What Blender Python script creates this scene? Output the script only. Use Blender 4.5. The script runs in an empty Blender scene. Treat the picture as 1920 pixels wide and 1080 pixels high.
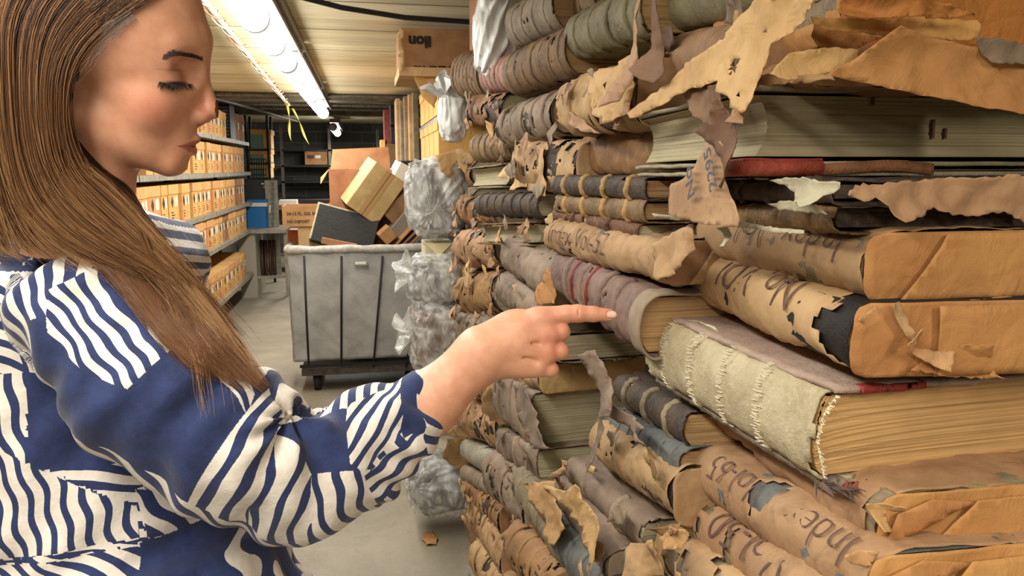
import bpy, bmesh, math, random
import numpy as np
from mathutils import Vector, Matrix, noise
from mathutils.geometry import delaunay_2d_cdt
PI=math.pi
random.seed(7); np.random.seed(7)
scn=bpy.context.scene
COL=scn.collection
# ------------------------------------------------------------------ camera
EYE=1.55; FPX=1397.0
PITCH=math.atan(225/FPX); YAW=math.atan(280/FPX*math.cos(PITCH))
CAM=Vector((0,0,EYE))
cF=Vector((math.sin(YAW)*math.cos(PITCH),math.cos(YAW)*math.cos(PITCH),-math.sin(PITCH)))
cR=Vector((math.cos(YAW),-math.sin(YAW),0)); cU=cR.cross(cF)
cd=bpy.data.cameras.new('camera'); cam=bpy.data.objects.new('camera',cd); COL.objects.link(cam)
cam.location=CAM; cam.rotation_euler=(PI/2-PITCH,0,-YAW)
cd.sensor_width=36; cd.lens=36*FPX/1920; cd.clip_start=0.02; cd.clip_end=60
scn.camera=cam
w=bpy.data.worlds.new('world'); scn.world=w; w.use_nodes=True
w.node_tree.nodes['Background'].inputs[0].default_value=(1.0,0.86,0.68,1)
w.node_tree.nodes['Background'].inputs[1].default_value=0.03
scn.view_settings.view_transform='Standard'; scn.view_settings.look='None'
scn.view_settings.gamma=1; scn.view_settings.use_curve_mapping=False
scn.view_settings.exposure=0.0
LAMPX=-0.39; LAMPZ=EYE+0.57; CEIL=EYE+0.68
def area(name,loc,sx,sy,power,col=(1,.93,.8),rot=(0,0,0)):
    l=bpy.data.lights.new(name,'AREA'); l.shape='RECTANGLE'; l.size=sx; l.size_y=sy; l.energy=power; l.color=col
    o=bpy.data.objects.new(name,l); o.location=loc; o.rotation_euler=rot; COL.objects.link(o); return o
for y,p in ((1.2,15),(2.6,8),(4.2,16),(5.5,16),(6.8,16),(8.0,12),(11.2,34),(12.6,24)):
    area('tube_or_fill_light',(LAMPX,y,LAMPZ-.07),.12,1.15,p,(1,.97,.90))
# fixtures of the same run overhead and behind the photographer, then an added warm fill
area('tube_or_fill_light',(-0.45,-0.15,CEIL-.12),.14,1.2,26,(1,.93,.80))
area('tube_or_fill_light',(-0.45,-1.6,CEIL-.12),.14,1.2,24,(1,.92,.78))
area('tube_or_fill_light',(0.75,-1.0,CEIL-.12),.14,1.2,22,(1,.88,.70))  # warm fill added on the right, not a fixture of the run
# ------------------------------------------------------------------ projection helpers
def ray(u,v): return cR*((u-960)/FPX)+cU*((540-v)/FPX)+cF
def P(u,v,t): return CAM+ray(u,v)*t
def onX(u,v,X): d=ray(u,v); return CAM+d*((X-CAM.x)/d.x)
def onY(u,v,Y): d=ray(u,v); return CAM+d*((Y-CAM.y)/d.y)
def onZ(u,v,Z): d=ray(u,v); return CAM+d*((Z-CAM.z)/d.z)
def px(p):
    q=Vector(p)-CAM; t=q.dot(cF); return (960+FPX*q.dot(cR)/t, 540-FPX*q.dot(cU)/t, t)
def zat(v,x,y):
    k=(540-v)/FPX; a=Vector((x,y,0)).dot(cU)-k*Vector((x,y,0)).dot(cF)
    b=cU.z-k*cF.z; return EYE-a/b
# ------------------------------------------------------------------ object helpers
def setp(o,label=None,cat=None,group=None,kind=None):
    if label: o['label']=label
    if cat: o['category']=cat
    if group: o['group']=group
    if kind: o['kind']=kind
    return o
MW={}
def thing(name,label,cat,loc=(0,0,0),rot=None,group=None,kind=None):
    o=bpy.data.objects.new(name,None); COL.objects.link(o); o.empty_display_size=.05
    o.location=loc
    M=Matrix.Translation(Vector(loc))
    if rot is not None:
        if not isinstance(rot,Matrix): rot=Matrix.Rotation(rot,4,'Z')
        o.rotation_euler=rot.to_euler(); M=M@rot
    MW[o]=M
    return setp(o,label,cat,group,kind)
def mesh_obj(name,verts,faces,mat,parent=None,smooth=True,world=False,solid=0,mats=None,label=None,auto=None):
    if world and parent is not None:
        Mi=MW[parent].inverted(); verts=[Mi@Vector(v) for v in verts]
    me=bpy.data.meshes.new(name)
    me.from_pydata([tuple(v) for v in verts],[],[tuple(f) for f in faces]); me.update()
    if mats:
        for m in mats: me.materials.append(m)
    elif mat: me.materials.append(mat)
    if smooth and len(me.polygons): me.polygons.foreach_set('use_smooth',[True]*len(me.polygons))
    o=bpy.data.objects.new(name,me); COL.objects.link(o)
    if parent is not None: o.parent=parent; MW[o]=MW[parent].copy()
    else: MW[o]=Matrix.Identity(4)
    if solid:
        md=o.modifiers.new('solid','SOLIDIFY'); md.thickness=solid; md.offset=0
    if label: o['label']=label
    return o
def bevel(o,wd,seg=2):
    md=o.modifiers.new('bevel','BEVEL'); md.width=wd; md.segments=seg; md.limit_method='ANGLE'; return o
class MB:
    def __init__(s): s.v=[]; s.f=[]
    def box(s,a,b,M=None):
        n=len(s.v); x0,y0,z0=a; x1,y1,z1=b
        c=[Vector(p) for p in ((x0,y0,z0),(x1,y0,z0),(x1,y1,z0),(x0,y1,z0),(x0,y0,z1),(x1,y0,z1),(x1,y1,z1),(x0,y1,z1))]
        if M: c=[M@p for p in c]
        s.v+=c; s.f+=[tuple(n+i for i in q) for q in ((0,3,2,1),(4,5,6,7),(0,1,5,4),(1,2,6,5),(2,3,7,6),(3,0,4,7))]; return s
    def tube(s,pts,r,seg=8,cap=True):
        pts=[Vector(p) for p in pts]; n=len(pts); rr=r if isinstance(r,(list,tuple)) else [r]*n
        base=len(s.v); up=None
        for i,p in enumerate(pts):
            d=(pts[min(i+1,n-1)]-pts[max(i-1,0)]).normalized()
            if up is None: up=Vector((0,0,1)) if abs(d.z)<.9 else Vector((1,0,0))
            a=(up-d*up.dot(d)).normalized(); up=a; b=d.cross(a)
            for k in range(seg):
                t=2*PI*k/seg; s.v.append(p+a*math.cos(t)*rr[i]+b*math.sin(t)*rr[i])
        for i in range(n-1):
            for k in range(seg):
                a=base+i*seg+k; b=base+i*seg+(k+1)%seg; s.f.append((a,b,b+seg,a+seg))
        if cap:
            s.f.append(tuple(base+k for k in range(seg))[::-1]); s.f.append(tuple(base+(n-1)*seg+k for k in range(seg)))
        return s
    def quad(s,*p):
        n=len(s.v); s.v+=[Vector(q) for q in p]; s.f.append(tuple(range(n,n+len(p)))); return s
    def build(s,name,mat,parent=None,smooth=False,**k): return mesh_obj(name,s.v,s.f,mat,parent,smooth=smooth,**k)
def nz(p,sc=1,seed=0): return noise.noise(Vector(p)*sc+Vector((seed*7.31,seed*3.7,seed*1.9)))
def fz(p,sc=1,seed=0,o=3): return noise.fractal(Vector(p)*sc+Vector((seed*7.31,seed*3.7,seed*1.9)),1,2,o)
# ------------------------------------------------------------------ materials
def lin(c): return tuple(((x/255)/12.92 if x<=10 else (((x/255)+.055)/1.055)**2.4) for x in c)+(1,)
class NT:
    def __init__(s,name):
        s.m=bpy.data.materials.new(name); s.m.use_nodes=True; s.t=s.m.node_tree; s.b=s.t.nodes['Principled BSDF']; s.out=s.t.nodes['Material Output']
        s.tc=s.n('ShaderNodeTexCoord')
    def n(s,t,**k):
        o=s.t.nodes.new(t)
        for a,b in k.items(): setattr(o,a,b)
        return o
    def l(s,a,b): s.t.links.new(a,b)
    def co(s,sc=(1,1,1),loc=(0,0,0),src='Object',rot=(0,0,0)):
        m=s.n('ShaderNodeMapping'); m.inputs['Scale'].default_value=sc; m.inputs['Location'].default_value=loc; m.inputs['Rotation'].default_value=rot
        s.l(s.tc.outputs[src],m.inputs[0]); return m.outputs[0]
    def noise(s,co,scale,detail=4,rough=.55,dist=0):
        n=s.n('ShaderNodeTexNoise'); n.inputs['Scale'].default_value=scale; n.inputs['Detail'].default_value=detail; n.inputs['Roughness'].default_value=rough; n.inputs['Distortion'].default_value=dist
        s.l(co,n.inputs['Vector']); return n.outputs['Fac']
    def ramp(s,f,stops):
        r=s.n('ShaderNodeValToRGB'); e=r.color_ramp.elements
        while len(e)<len(stops): e.new(.5)
        for i,(p,c) in enumerate(stops):
            e[i].position=p; e[i].color=c if len(c)==4 else lin(c)
        s.l(f,r.inputs[0]); return r.outputs[0]
    def mix(s,f,a,b,mode='MIX'):
        m=s.n('ShaderNodeMix',data_type='RGBA',blend_type=mode)
        for sk,v in ((m.inputs[0],f),(m.inputs[6],a),(m.inputs[7],b)):
            if hasattr(v,'links') or hasattr(v,'is_linked'): s.l(v,sk)
            else: sk.default_value=v
        return m.outputs[2]
    def math(s,op,a,b=0,c=0):
        m=s.n('ShaderNodeMath',operation=op)
        for i,v in enumerate((a,b,c)):
            if hasattr(v,'is_linked'): s.l(v,m.inputs[i])
            else: m.inputs[i].default_value=v
        return m.outputs[0]
    def vary(s,col,hv=.03,vv=.35):
        oi=s.n('ShaderNodeObjectInfo'); h=s.n('ShaderNodeHueSaturation')
        s.l(s.math('MULTIPLY_ADD',oi.outputs['Random'],hv,.5-hv/2),h.inputs['Hue'])
        s.l(s.math('MULTIPLY_ADD',oi.outputs['Random'],vv,1-vv/2),h.inputs['Value']); s.l(col,h.inputs['Color']); return h.outputs[0]
    def bump(s,f,st=.3,dist=.002):
        b=s.n('ShaderNodeBump'); b.inputs['Strength'].default_value=st; b.inputs['Distance'].default_value=dist
        s.l(f,b.inputs['Height']); s.l(b.outputs[0],s.b.inputs['Normal'])
    def fin(s,col=None,rough=.7,**k):
        if col is not None:
            if hasattr(col,'is_linked'): s.l(col,s.b.inputs['Base Color'])
            else: s.b.inputs['Base Color'].default_value=col
        s.b.inputs['Roughness'].default_value=rough
        for a,v in k.items(): s.b.inputs[a].default_value=v
        return s.m
def m_paper(name,c1,c2,rough=.75,var=.25,bs=.35,stain=None,src='Object'):
    t=NT(name); co=t.co(src=src)
    n1=t.noise(co,9,5,.6,.3); n2=t.noise(co,160,3,.7)
    col=t.ramp(n1,[(.3,c2),(.62,c1)])
    col=t.mix(t.ramp(n2,[(.35,(0,0,0)),(.75,(70,70,70))]),col,lin(c2))
    if stain:
        n3=t.noise(co,22,6,.7,.5); col=t.mix(t.ramp(n3,[(.55,(0,0,0)),(.7,(190,190,190))]),col,lin(stain))
    col=t.vary(col,.02,var)
    w1=t.noise(co,26,4,.55,1.2); w2=t.noise(co,420,3,.6)
    vo=t.n('ShaderNodeTexVoronoi'); vo.feature='DISTANCE_TO_EDGE'; vo.inputs['Scale'].default_value=15; nn=t.n('ShaderNodeVectorMath',operation='ADD'); no=t.n('ShaderNodeTexNoise'); no.inputs['Scale'].default_value=9; t.l(co,no.inputs['Vector'])
    sc=t.n('ShaderNodeVectorMath',operation='SCALE'); t.l(no.outputs['Color'],sc.inputs[0]); sc.inputs['Scale'].default_value=.09; t.l(co,nn.inputs[0]); t.l(sc.outputs[0],nn.inputs[1]); t.l(nn.outputs[0],vo.inputs['Vector'])
    cr=vo.outputs['Distance']; hgt=t.math('ADD',t.math('MULTIPLY',w1,.8),t.math('ADD',t.math('MULTIPLY',t.math('MINIMUM',cr,.22),.75),t.math('MULTIPLY',w2,.07)))
    wear=t.ramp(cr,[(.0,(48,48,48)),(.03,(0,0,0))]); col=t.mix(wear,col,lin(tuple(min(255,int(x*1.10)) for x in c1)))
    t.bump(hgt,min(1,bs*1.35),.006)
    wear=t.ramp(cr,[(.0,(64,64,64)),(.02,(0,0,0))]); col=t.mix(wear,col,lin(tuple(min(255,int(x*1.12)) for x in c1)))
    return t.fin(col,rough)
def m_leather(name,c1,c2,rough=.7,crack=None,var=.25,streak=(1,1,1)):
    t=NT(name); co=t.co(streak); n1=t.noise(co,18,6,.7,.4); n2=t.noise(t.co((1,1,1)),120,4,.8)
    col=t.ramp(n1,[(.3,c2),(.65,c1)])
    col=t.mix(t.ramp(n2,[(.5,(0,0,0)),(.72,(150,150,150))]),col,lin(crack or c2))
    col=t.vary(col,.012,var); t.bump(t.math('ADD',n1,t.math('MULTIPLY',n2,.9)),.9,.003)
    return t.fin(col,rough)
def m_pages(name,c1,c2,freq=420,src='Object'):
    t=NT(name)
    n1=t.noise(t.co((1.6,1.6,freq)),1,3,.75); n0=t.noise(t.co((.8,.8,60)),1,2,.5); n2=t.noise(t.co(),14,4,.6)
    s=t.math('MULTIPLY_ADD',n0,.45,t.math('MULTIPLY',n1,.6))
    col=t.ramp(s,[(.36,c2),(.5,c1),(.7,tuple(min(255,int(x*1.08)) for x in c1))])
    col=t.mix(t.ramp(n2,[(.42,(0,0,0)),(.75,(120,120,120))]),col,lin(c2))
    t.bump(s,.55,.002); return t.fin(t.vary(col,.01,.2),.85)
def m_plain(name,c,rough=.6,metal=0,var=0,nzc=None,sc=30,bs=0,**k):
    t=NT(name); col=lin(c)
    if nzc: 
        f=t.noise(t.co(),sc,5,.6); col=t.ramp(f,[(.35,nzc),(.65,c)])
        if bs: t.bump(f,bs,.003)
        if var: col=t.vary(col,.01,var)
    k['Metallic']=metal; return t.fin(col,rough,**k)
def m_emit(name,c,s):
    t=NT(name); return t.fin((.8,.8,.8,1),.4,**{'Emission Color':c,'Emission Strength':s})
KR=m_paper('kraft_light',(196,160,118),(158,122,86))
KO=m_paper('kraft_orange',(200,148,90),(172,119,66),bs=.45)
KB=m_paper('kraft_brown',(168,128,84),(118,86,54))
KG=m_paper('kraft_grey',(160,140,118),(112,96,80))
KT=m_paper('kraft_text',(186,151,111),(152,118,82),stain=(120,92,66),var=.15)
LG=m_leather('cloth_gray',(158,142,114),(106,92,70),crack=(186,172,142))
LW=m_leather('cloth_cream',(206,192,160),(164,148,116),crack=(225,214,184),var=.05)
LB=m_leather('leather_brown',(140,110,74),(86,64,42),crack=(168,140,100))
LD=m_leather('leather_dark',(82,66,54),(38,30,26),crack=(150,130,100))
LGN=m_leather('cloth_green',(146,138,104),(100,92,66),crack=(180,170,130))
LR=m_leather('leather_red',(150,66,48),(96,40,34),crack=(190,150,120))
LBL=m_leather('cloth_bluegrey',(118,120,116),(80,82,82))
LP=m_leather('leather_mauve',(150,124,108),(104,80,74))
PG=m_pages('pages_tan',(178,144,100),(112,82,52))
PY=m_pages('pages_yellow',(206,166,112),(138,102,62),420)
PGR=m_pages('pages_grey',(176,164,132),(116,104,80),420)
PW=m_pages('pages_white',(200,190,160),(140,128,100),500)
INK=m_plain('ink_faded',(104,76,66),.8); INKB=m_plain('ink_dark',(28,24,24),.8); INKL=m_plain('ink_blue',(84,84,96),.8)
# ================================================================== setting
def m_ceil():
    t=NT('board_concrete')
    g=t.noise(t.co((1.2,16,1)),1,6,.68,.6); b=t.noise(t.co((.5,1.3,1)),1,3,.5); s=t.noise(t.co((3.2,26,1)),1,5,.75,.3)
    col=t.ramp(t.math('MULTIPLY_ADD',g,.5,t.math('MULTIPLY',b,.5)),[(.36,(176,160,116)),(.52,(218,206,166)),(.68,(232,224,192))])
    col=t.mix(t.ramp(s,[(.56,(0,0,0)),(.72,(170,170,170))]),col,lin((92,80,56)))
    sx=t.n('ShaderNodeSeparateXYZ'); t.l(t.co(),sx.inputs[0])
    fr=t.math('FRACT',t.math('MULTIPLY',sx.outputs[1],1/.66)); ln=t.math('LESS_THAN',fr,.022)
    wn=t.n('ShaderNodeTexWhiteNoise',noise_dimensions='1D'); t.l(t.math('FLOOR',t.math('MULTIPLY',sx.outputs[1],1/.66)),wn.inputs['W'])
    h=t.n('ShaderNodeHueSaturation'); t.l(t.math('MULTIPLY_ADD',wn.outputs['Value'],.3,.85),h.inputs['Value']); t.l(col,h.inputs['Color'])
    col=t.mix(ln,h.outputs[0],lin((80,68,48)))
    t.bump(t.math('SUBTRACT',g,ln),.4,.004); return t.fin(col,.85)
def m_floor():
    t=NT('concrete_floor'); a=t.noise(t.co(),1.6,6,.65,.4); b=t.noise(t.co(),45,4,.7); c=t.noise(t.co(),7,5,.7,.6)
    col=t.ramp(a,[(.3,(134,124,106)),(.7,(172,162,142))]); col=t.mix(t.ramp(b,[(.5,(0,0,0)),(.8,(120,120,120))]),col,lin((196,188,170)))
    col=t.mix(t.ramp(c,[(.58,(0,0,0)),(.72,(150,150,150))]),col,lin((104,94,78))); t.bump(b,.15,.002)
    return t.fin(col,.55)
def m_cmu(c1,c2,mort):
    t=NT('block_wall'); br=t.n('ShaderNodeTexBrick'); t.l(t.co((1,1,1),rot=(PI/2,0,0)),br.inputs['Vector'])
    br.inputs['Scale'].default_value=1; br.inputs['Brick Width'].default_value=.41; br.inputs['Row Height'].default_value=.2; br.inputs['Mortar Size'].default_value=.008
    br.inputs['Color1'].default_value=lin(c1); br.inputs['Color2'].default_value=lin(c2); br.inputs['Mortar'].default_value=lin(mort)
    n=t.noise(t.co(),30,4,.6); col=t.mix(.3,br.outputs[0],t.ramp(n,[(.3,c2),(.7,c1)])); t.bump(n,.3,.004); return t.fin(col,.9)
MF=m_floor(); MC=m_ceil(); MCMU=m_cmu((92,92,88),(66,67,65),(120,118,110))
MWL=m_plain('painted_block',(120,112,96),.9,nzc=(98,92,80),sc=5)
def struct(name,a,b,mat):
    o=MB().box(a,b).build(name,mat); o['kind']='structure'; return o
struct('floor',(-2.3,-3.2,-.1),(2.1,14.6,0),MF)
struct('ceiling',(-2.3,-3.2,CEIL),(2.1,7.25,CEIL+.1),MC)
MCW=m_plain('ceiling_pale',(196,190,160),.85,nzc=(150,142,112),sc=4)
struct('ceiling',(-2.3,7.25,CEIL+.12),(2.1,14.6,CEIL+.22),MCW)
struct('wall_left',(-2.4,-3.2,0),(-2.3,14.6,CEIL+.1),MWL)
struct('wall_right',(2.1,-3.2,0),(2.2,14.6,CEIL+.1),MWL)
struct('wall_back',(-2.3,14.2,0),(2.1,14.3,CEIL+.1),MCMU)
struct('wall_front',(-2.3,-3.3,0),(2.1,-3.2,CEIL+.1),MWL)
STEEL=m_plain('grey_steel',(120,116,108),.45,.6,nzc=(84,80,74),sc=40)
SHELF=m_plain('shelf_grey',(168,162,146),.5,.1,nzc=(138,132,118),sc=14)
DK=m_plain('dark_metal',(36,34,34),.5,.4); BLK=m_plain('black_rubber',(22,22,23),.6)
WHITE=m_plain('white_enamel',(225,222,210),.35)
# ceiling beams and pipes
for y,z0 in ((7.3,-.06),(9.9,-.02)):
    b=struct('trim_1' if y<8 else 'trim_2',(-2.3,y,CEIL+z0),(2.1,y+.22,CEIL+.12),m_plain('beam_dark',(96,86,66),.8,nzc=(60,54,42),sc=9))
for i,(y,z,r) in enumerate(((7.15,CEIL-.035,.018),(7.75,CEIL+.01,.03),(8.5,CEIL-.01,.018),(9.3,CEIL+.01,.02),(10.9,CEIL+.06,.02))):
    o=MB().tube([(-2.3,y,z),(-.9,y,z),(.4,y,z),(2.1,y,z)],r,8).build('ceiling_pipe',STEEL,smooth=True)
    setp(o,['thin steel conduit crossing under the near edge of the ceiling beam','thickest pipe crossing the ceiling just past the beam','slim pipe crossing the ceiling third from the front','pipe crossing the ceiling in front of the far beam','farthest pipe crossing the pale ceiling near the block wall'][i],'pipe','pipes across the ceiling')
o=MB().tube([(-1.3,7.2,CEIL-.06),(-1.05,9.2,CEIL-.05),(-.95,12,CEIL+.02)],.014,8).build('ceiling_pipe',STEEL,smooth=True); setp(o,'thin pipe running lengthwise above the left shelving','pipe')
# lamps
TUBE=m_emit('tube_lens',(1,.97,.92,1),15.0); LENSEND=m_plain('lens_ring',(150,145,138),.3)
def fixture(y0,y1,label):
    f=thing('ceiling_light',label,'light fixture',(LAMPX,y0,CEIL),group='tube lights along the aisle ceiling')
    MB().box((LAMPX-.045,y0,CEIL-.05),(LAMPX+.10,y1,CEIL)).build('housing',STEEL,f,world=True)
    MB().box((LAMPX+.075,y0,CEIL-.075),(LAMPX+.085,y1,CEIL-.04)).build('reflector_lip',STEEL,f,world=True)
    n=max(2,round((y1-y0)/.62)); st=(y1-y0)/n
    for i in range(n):
        a=y0+i*st+.004; b=a+st-.008; r=.056
        pts=[(LAMPX,a,LAMPZ),(LAMPX,a+.02,LAMPZ),(LAMPX,(a+b)/2,LAMPZ),(LAMPX,b-.02,LAMPZ),(LAMPX,b,LAMPZ)]
        MB().tube(pts,[r*.8,r,r,r,r*.8],20).build('lens',TUBE,f,smooth=True,world=True)
        MB().tube([(LAMPX,a-.006,LAMPZ),(LAMPX,a+.006,LAMPZ)],r*1.03,20).build('lens_ring',LENSEND,f,smooth=True,world=True)
fixture(1.9,4.35,'long fluorescent tube light nearest the camera over the aisle')
fixture(4.4,6.3,'second fluorescent tube light along the aisle ceiling')
fixture(6.35,8.3,'third fluorescent tube light reaching the dark ceiling beam')
fixture(11.0,12.9,'small farthest tube light beyond the dark beam')
# conduit with loose wires and yellow tapes
cp=[(-.55,2.4,CEIL-.05),(-.6,4,CEIL-.05),(-.66,6,CEIL-.05),(-.70,7.9,CEIL-.06)]
o=thing('electrical_conduit','pale conduit with loose wires running beside the tube lights','conduit',cp[0])
MB().tube(cp,.013,8).build('pipe',m_plain('pale_conduit',(200,196,176),.4,.3),o,smooth=True,world=True)
for k,(c,ph) in enumerate((((196,92,50),0),((150,160,140),2),((215,205,170),4))):
    pts=[]
    for i in range(140):
        y=2.4+5.5*i/139; s=(y-2.4)/5.5
        pts.append((-.55-.15*s+.022*math.cos(y*9+ph)+.01*nz((0,y,0),3,k),y,CEIL-.05+.022*math.sin(y*9+ph)-.012*abs(nz((0,y,0),2,k+5))))
    MB().tube(pts,.0035,5).build('wire',m_plain('wire_ins',c,.5),o,smooth=True,world=True)
YT=m_plain('yellow_tape',(214,206,70),.6)
for (u0,v0,u1,v1,Y,lb) in ((538,196,546,264,7.6,'thin yellow tape hanging straight from the conduit end'),(548,203,580,271,7.85,'twisted yellow tape hanging right of the thin one')):
    vs=[];fs=[]
    for i in range(15):
        s=i/14; c=onY(u0+(u1-u0)*s+1.5*math.sin(s*6),v0+(v1-v0)*s,Y); a=s*5
        d=Vector((math.cos(a),math.sin(a),0))*.012; vs+= [c-d,c+d]
        if i: n=2*i; fs.append((n-2,n-1,n+1,n))
    setp(mesh_obj('hanging_tape',vs,fs,YT,solid=.001),lb,'tape')
pts=[onZ(430,-60,CEIL-.04),onZ(540,-12,CEIL-.045),onZ(640,14,CEIL-.05),onZ(760,33,CEIL-.055),onZ(880,41,CEIL-.05),onZ(1000,34,CEIL-.04),onZ(1150,10,CEIL-.03)]
setp(MB().tube(pts,.011,8).build('ceiling_cable',BLK,smooth=True),'thick black cable curving under the ceiling toward the book pile','cable')

# ================================================================== left shelving with archive cartons
CB=m_paper('carton',(224,170,102),(204,148,82),bs=.08,var=.12); CBL=m_paper('carton_lid',(228,178,110),(206,152,88),bs=.08,var=.1)
CBR=m_paper('carton_brown',(172,122,80),(140,96,60),bs=.1,var=.15)
LBW=m_plain('label_white',(226,222,206),.6); MARK=m_plain('print_dark',(70,58,46),.7); TEAL=m_plain('teal_card',(120,158,140),.7)
SX=-1.33; LV=[.315,.83,1.15,1.505,1.85]
def lev(v): return EYE+9.05*(-.159+.9873*(540-v)/1397)
for i,(ya,yb,lb) in enumerate(((2.6,4.9,'steel shelving unit partly hidden behind the woman'),(4.92,7.25,'middle steel shelving unit holding rows of cartons'),(7.27,9.55,'steel shelving unit next to the blue cooler'))):
    s=thing('steel_shelving',lb,'shelving',(SX-.2,ya,0),group='steel shelving along the left wall')
    for z in LV:
        b=MB().box((SX-.42,ya,z-.035),(SX,yb,z)).build('shelf_board',SHELF,s,world=True)
        MB().box((SX-.004,ya,z-.04),(SX+.002,yb,z-.001)).build('front_edge',SHELF,s,world=True)
    for y in (ya+.02,yb-.02):
        MB().box((SX-.42,y-.02,0),(SX-.385,y+.02,2.1)).build('post',DK,s,world=True)
proto=None
def carton(x,y,z,L,W,H,label,mat=0,rot=0,group='archive cartons on the left shelving',op=False):
    """front face (W wide) toward +X, L deep toward -X; origin at the front bottom corner"""
    t=thing('archive_carton',label,'carton',(x,y,z),rot,group=group)
    bm_=CBR if mat==1 else CB; lm=CBR if mat==1 else CBL
    bevel(MB().box((-L+.006,.004,0),(-.006,W-.004,H-.06)).build('carton_body',bm_,t),.003)
    bevel(MB().box((-L,0,H-.072),(0,W,H)).build('lid',lm,t),.004)
    if mat!=2:
        MB().box((-.006,W*.58,H*.42),(-.0045,W*.86,H*.68)).build('paper_label',LBW,t)
        q=MB(); cy=W*.34; cz=H*.55; q.quad((-.0045,cy-.035,cz),(-.0045,cy,cz-.045),(-.0045,cy+.035,cz),(-.0045,cy,cz+.045)); q.build('printed_mark',MARK,t)
        q=MB()
        for k in range(3): q.box((-.006,W*.2,H*.12+k*.02),(-.0048,W*(.42+.1*(k%2)),H*.12+k*.02+.008))
        q.build('printed_lines',MARK,t)
        q=MB()   # side panel print facing the camera
        for a,b,c,d in ((-.32,-.10,.06,.064),(-.32,-.10,.16,.164),(-.324,-.32,.06,.164),(-.10,-.096,.06,.164),(-.26,-.16,.085,.1)):
            q.box((a,.003,c),(b,.0042,d))
        q.build('side_print',MARK,t)
    return t
rows=[]
rr=random.Random(3)
bn={0:'lowest',1:'second lowest',2:'middle',3:'fourth',4:'top'}
def fill(level,ya,yb,H,brown=()):
    y=ya;k=0; z=LV[level]
    names=['with a white label','slightly set back','with its lid askew','pushed flush to the edge','with a crushed corner']
    while y<yb-.12:
        W=rr.choice([.165,.165,.32,.165,.30]); g=0.004+ (rr.random()<.25)*.10*rr.random()
        if y+W>yb: break
        rows.append((level,y,W))
        ordn=['nearest','second','third','fourth','fifth','sixth','seventh','eighth','ninth','tenth','eleventh','twelfth','thirteenth','fourteenth','fifteenth','sixteenth','seventeenth','eighteenth','nineteenth','twentieth','twenty-first','twenty-second','twenty-third','twenty-fourth'][k]
        carton(SX-.01-rr.random()*.03,y,z,.36,W,H,f'{"wide" if W>.2 else "narrow"} tan archive carton, {ordn} from the near end of the {bn[level]} left shelf',mat=1 if k in brown else 0)
        y+=W+g; k+=1
fill(0,4.3,9.3,.27); fill(1,4.2,9.45,.27,(16,17)); fill(2,4.4,9.3,.28,(18,19)); fill(3,5.2,9.5,.27); fill(4,6.0,8.4,.26)
carton(SX-.01,8.75,LV[4],.38,.25,.29,'brown carton at the far end of the top left shelf',1); carton(SX-.01,9.05,LV[4],.38,.3,.28,'second brown carton at the far end of the top left shelf',1)
o=thing('louvred_heater','dark slatted vent box standing on the top left shelf','vent',(SX-.3,7.7,LV[4]))
q=MB().box((SX-.32,8.42,LV[4]),(SX-.02,8.74,CEIL-.02)); q.build('casing',DK,o,world=True)
q=MB()
for k in range(9): q.box((SX-.3,8.41,LV[4]+.04+k*.035),(SX-.04,8.42,LV[4]+.055+k*.035))
q.build('slats',STEEL,o,world=True)
def bgbox(name,label,cat,u0,v0,u1,v1,Y,depth,mat,parent=None,bv=.004):
    a=onY(u0,v1,Y); b=onY(u1,v0,Y)
    o=MB().box((a.x,Y,a.z),(b.x,Y+depth,b.z)).build(name,mat,parent,world=parent is not None); bevel(o,bv)
    if label: setp(o,label,cat)
    return o
# beyond the shelving
for k,(u0,v0,u1,v1,lb) in enumerate(((470,243,507,279,'tan and green carton on the upper far left rack'),(470,280,507,305,'tan and green carton on the middle far left rack'),(470,306,507,334,'tan and green carton behind the wire crate'))):
    t=thing('archive_carton',lb,'carton',onY((u0+u1)/2,v1,10.6),group='tan and green cartons on the far left rack')
    bgbox('carton_body',None,None,u0,v0+8,u1,v1,10.6,.35,TEAL,t); bgbox('lid',None,None,u0-1,v0,u1+1,v0+9,10.58,.39,CBL,t); bgbox('side_panel',None,None,u0+24,v0+9,u1+.5,v1-1,10.57,.3,CB,t)
t=thing('storage_rack','dark rack holding tan and green cartons','rack',onY(490,515,10.6))
a=onY(462,334,10.5);b=onY(512,515,10.5)
for v in (280,306,335): c=onY(464,v,10.55); MB().box((c.x,10.55,c.z-.02),(b.x+.02,10.98,c.z)).build('shelf_board',DK,t,world=True)
for x in (a.x,b.x): 
    for y in (10.55,10.96): MB().box((x,y,0),(x+.03,y+.03,CEIL+.02)).build('post',DK,t,world=True)
t=thing('wire_crate','black wire crate in front of the tan and green cartons','crate',onY(483,336,9.9))
q=MB()
for k in range(8): u=468+k*4.4; q.tube([onY(u,298,9.9),onY(u,336,9.9)],.006,5)
for v in (298,308,318,328,336): q.tube([onY(468,v,9.9),onY(499,v,9.9)],.006,5)
q.build('wires',BLK,t,world=True)
t=thing('notice_board','black upright panel with two small white stickers','panel',onY(485,436,9.85))
bgbox('panel',None,None,462,336,504,436,9.85,.04,m_plain('black_panel',(40,42,42),.5),t); bgbox('sticker',None,None,490,343,495,346,9.84,.02,LBW,t); bgbox('sticker',None,None,494,348,499,353,9.84,.02,LBW,t)
t=thing('perforated_post','pale grey perforated upright beside the black panel','post',onY(512,510,9.8))
bgbox('upright',None,None,505,338,519,520,9.8,.05,SHELF,t)
q=MB()
for k in range(14): 
    c=onY(511.5,346+k*9,9.79); q.box((c.x-.015,9.785,c.z-.02),(c.x+.015,9.80,c.z+.02))
q.build('slots',m_plain('slot_grey',(110,112,108),.6),t,world=True)
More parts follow.
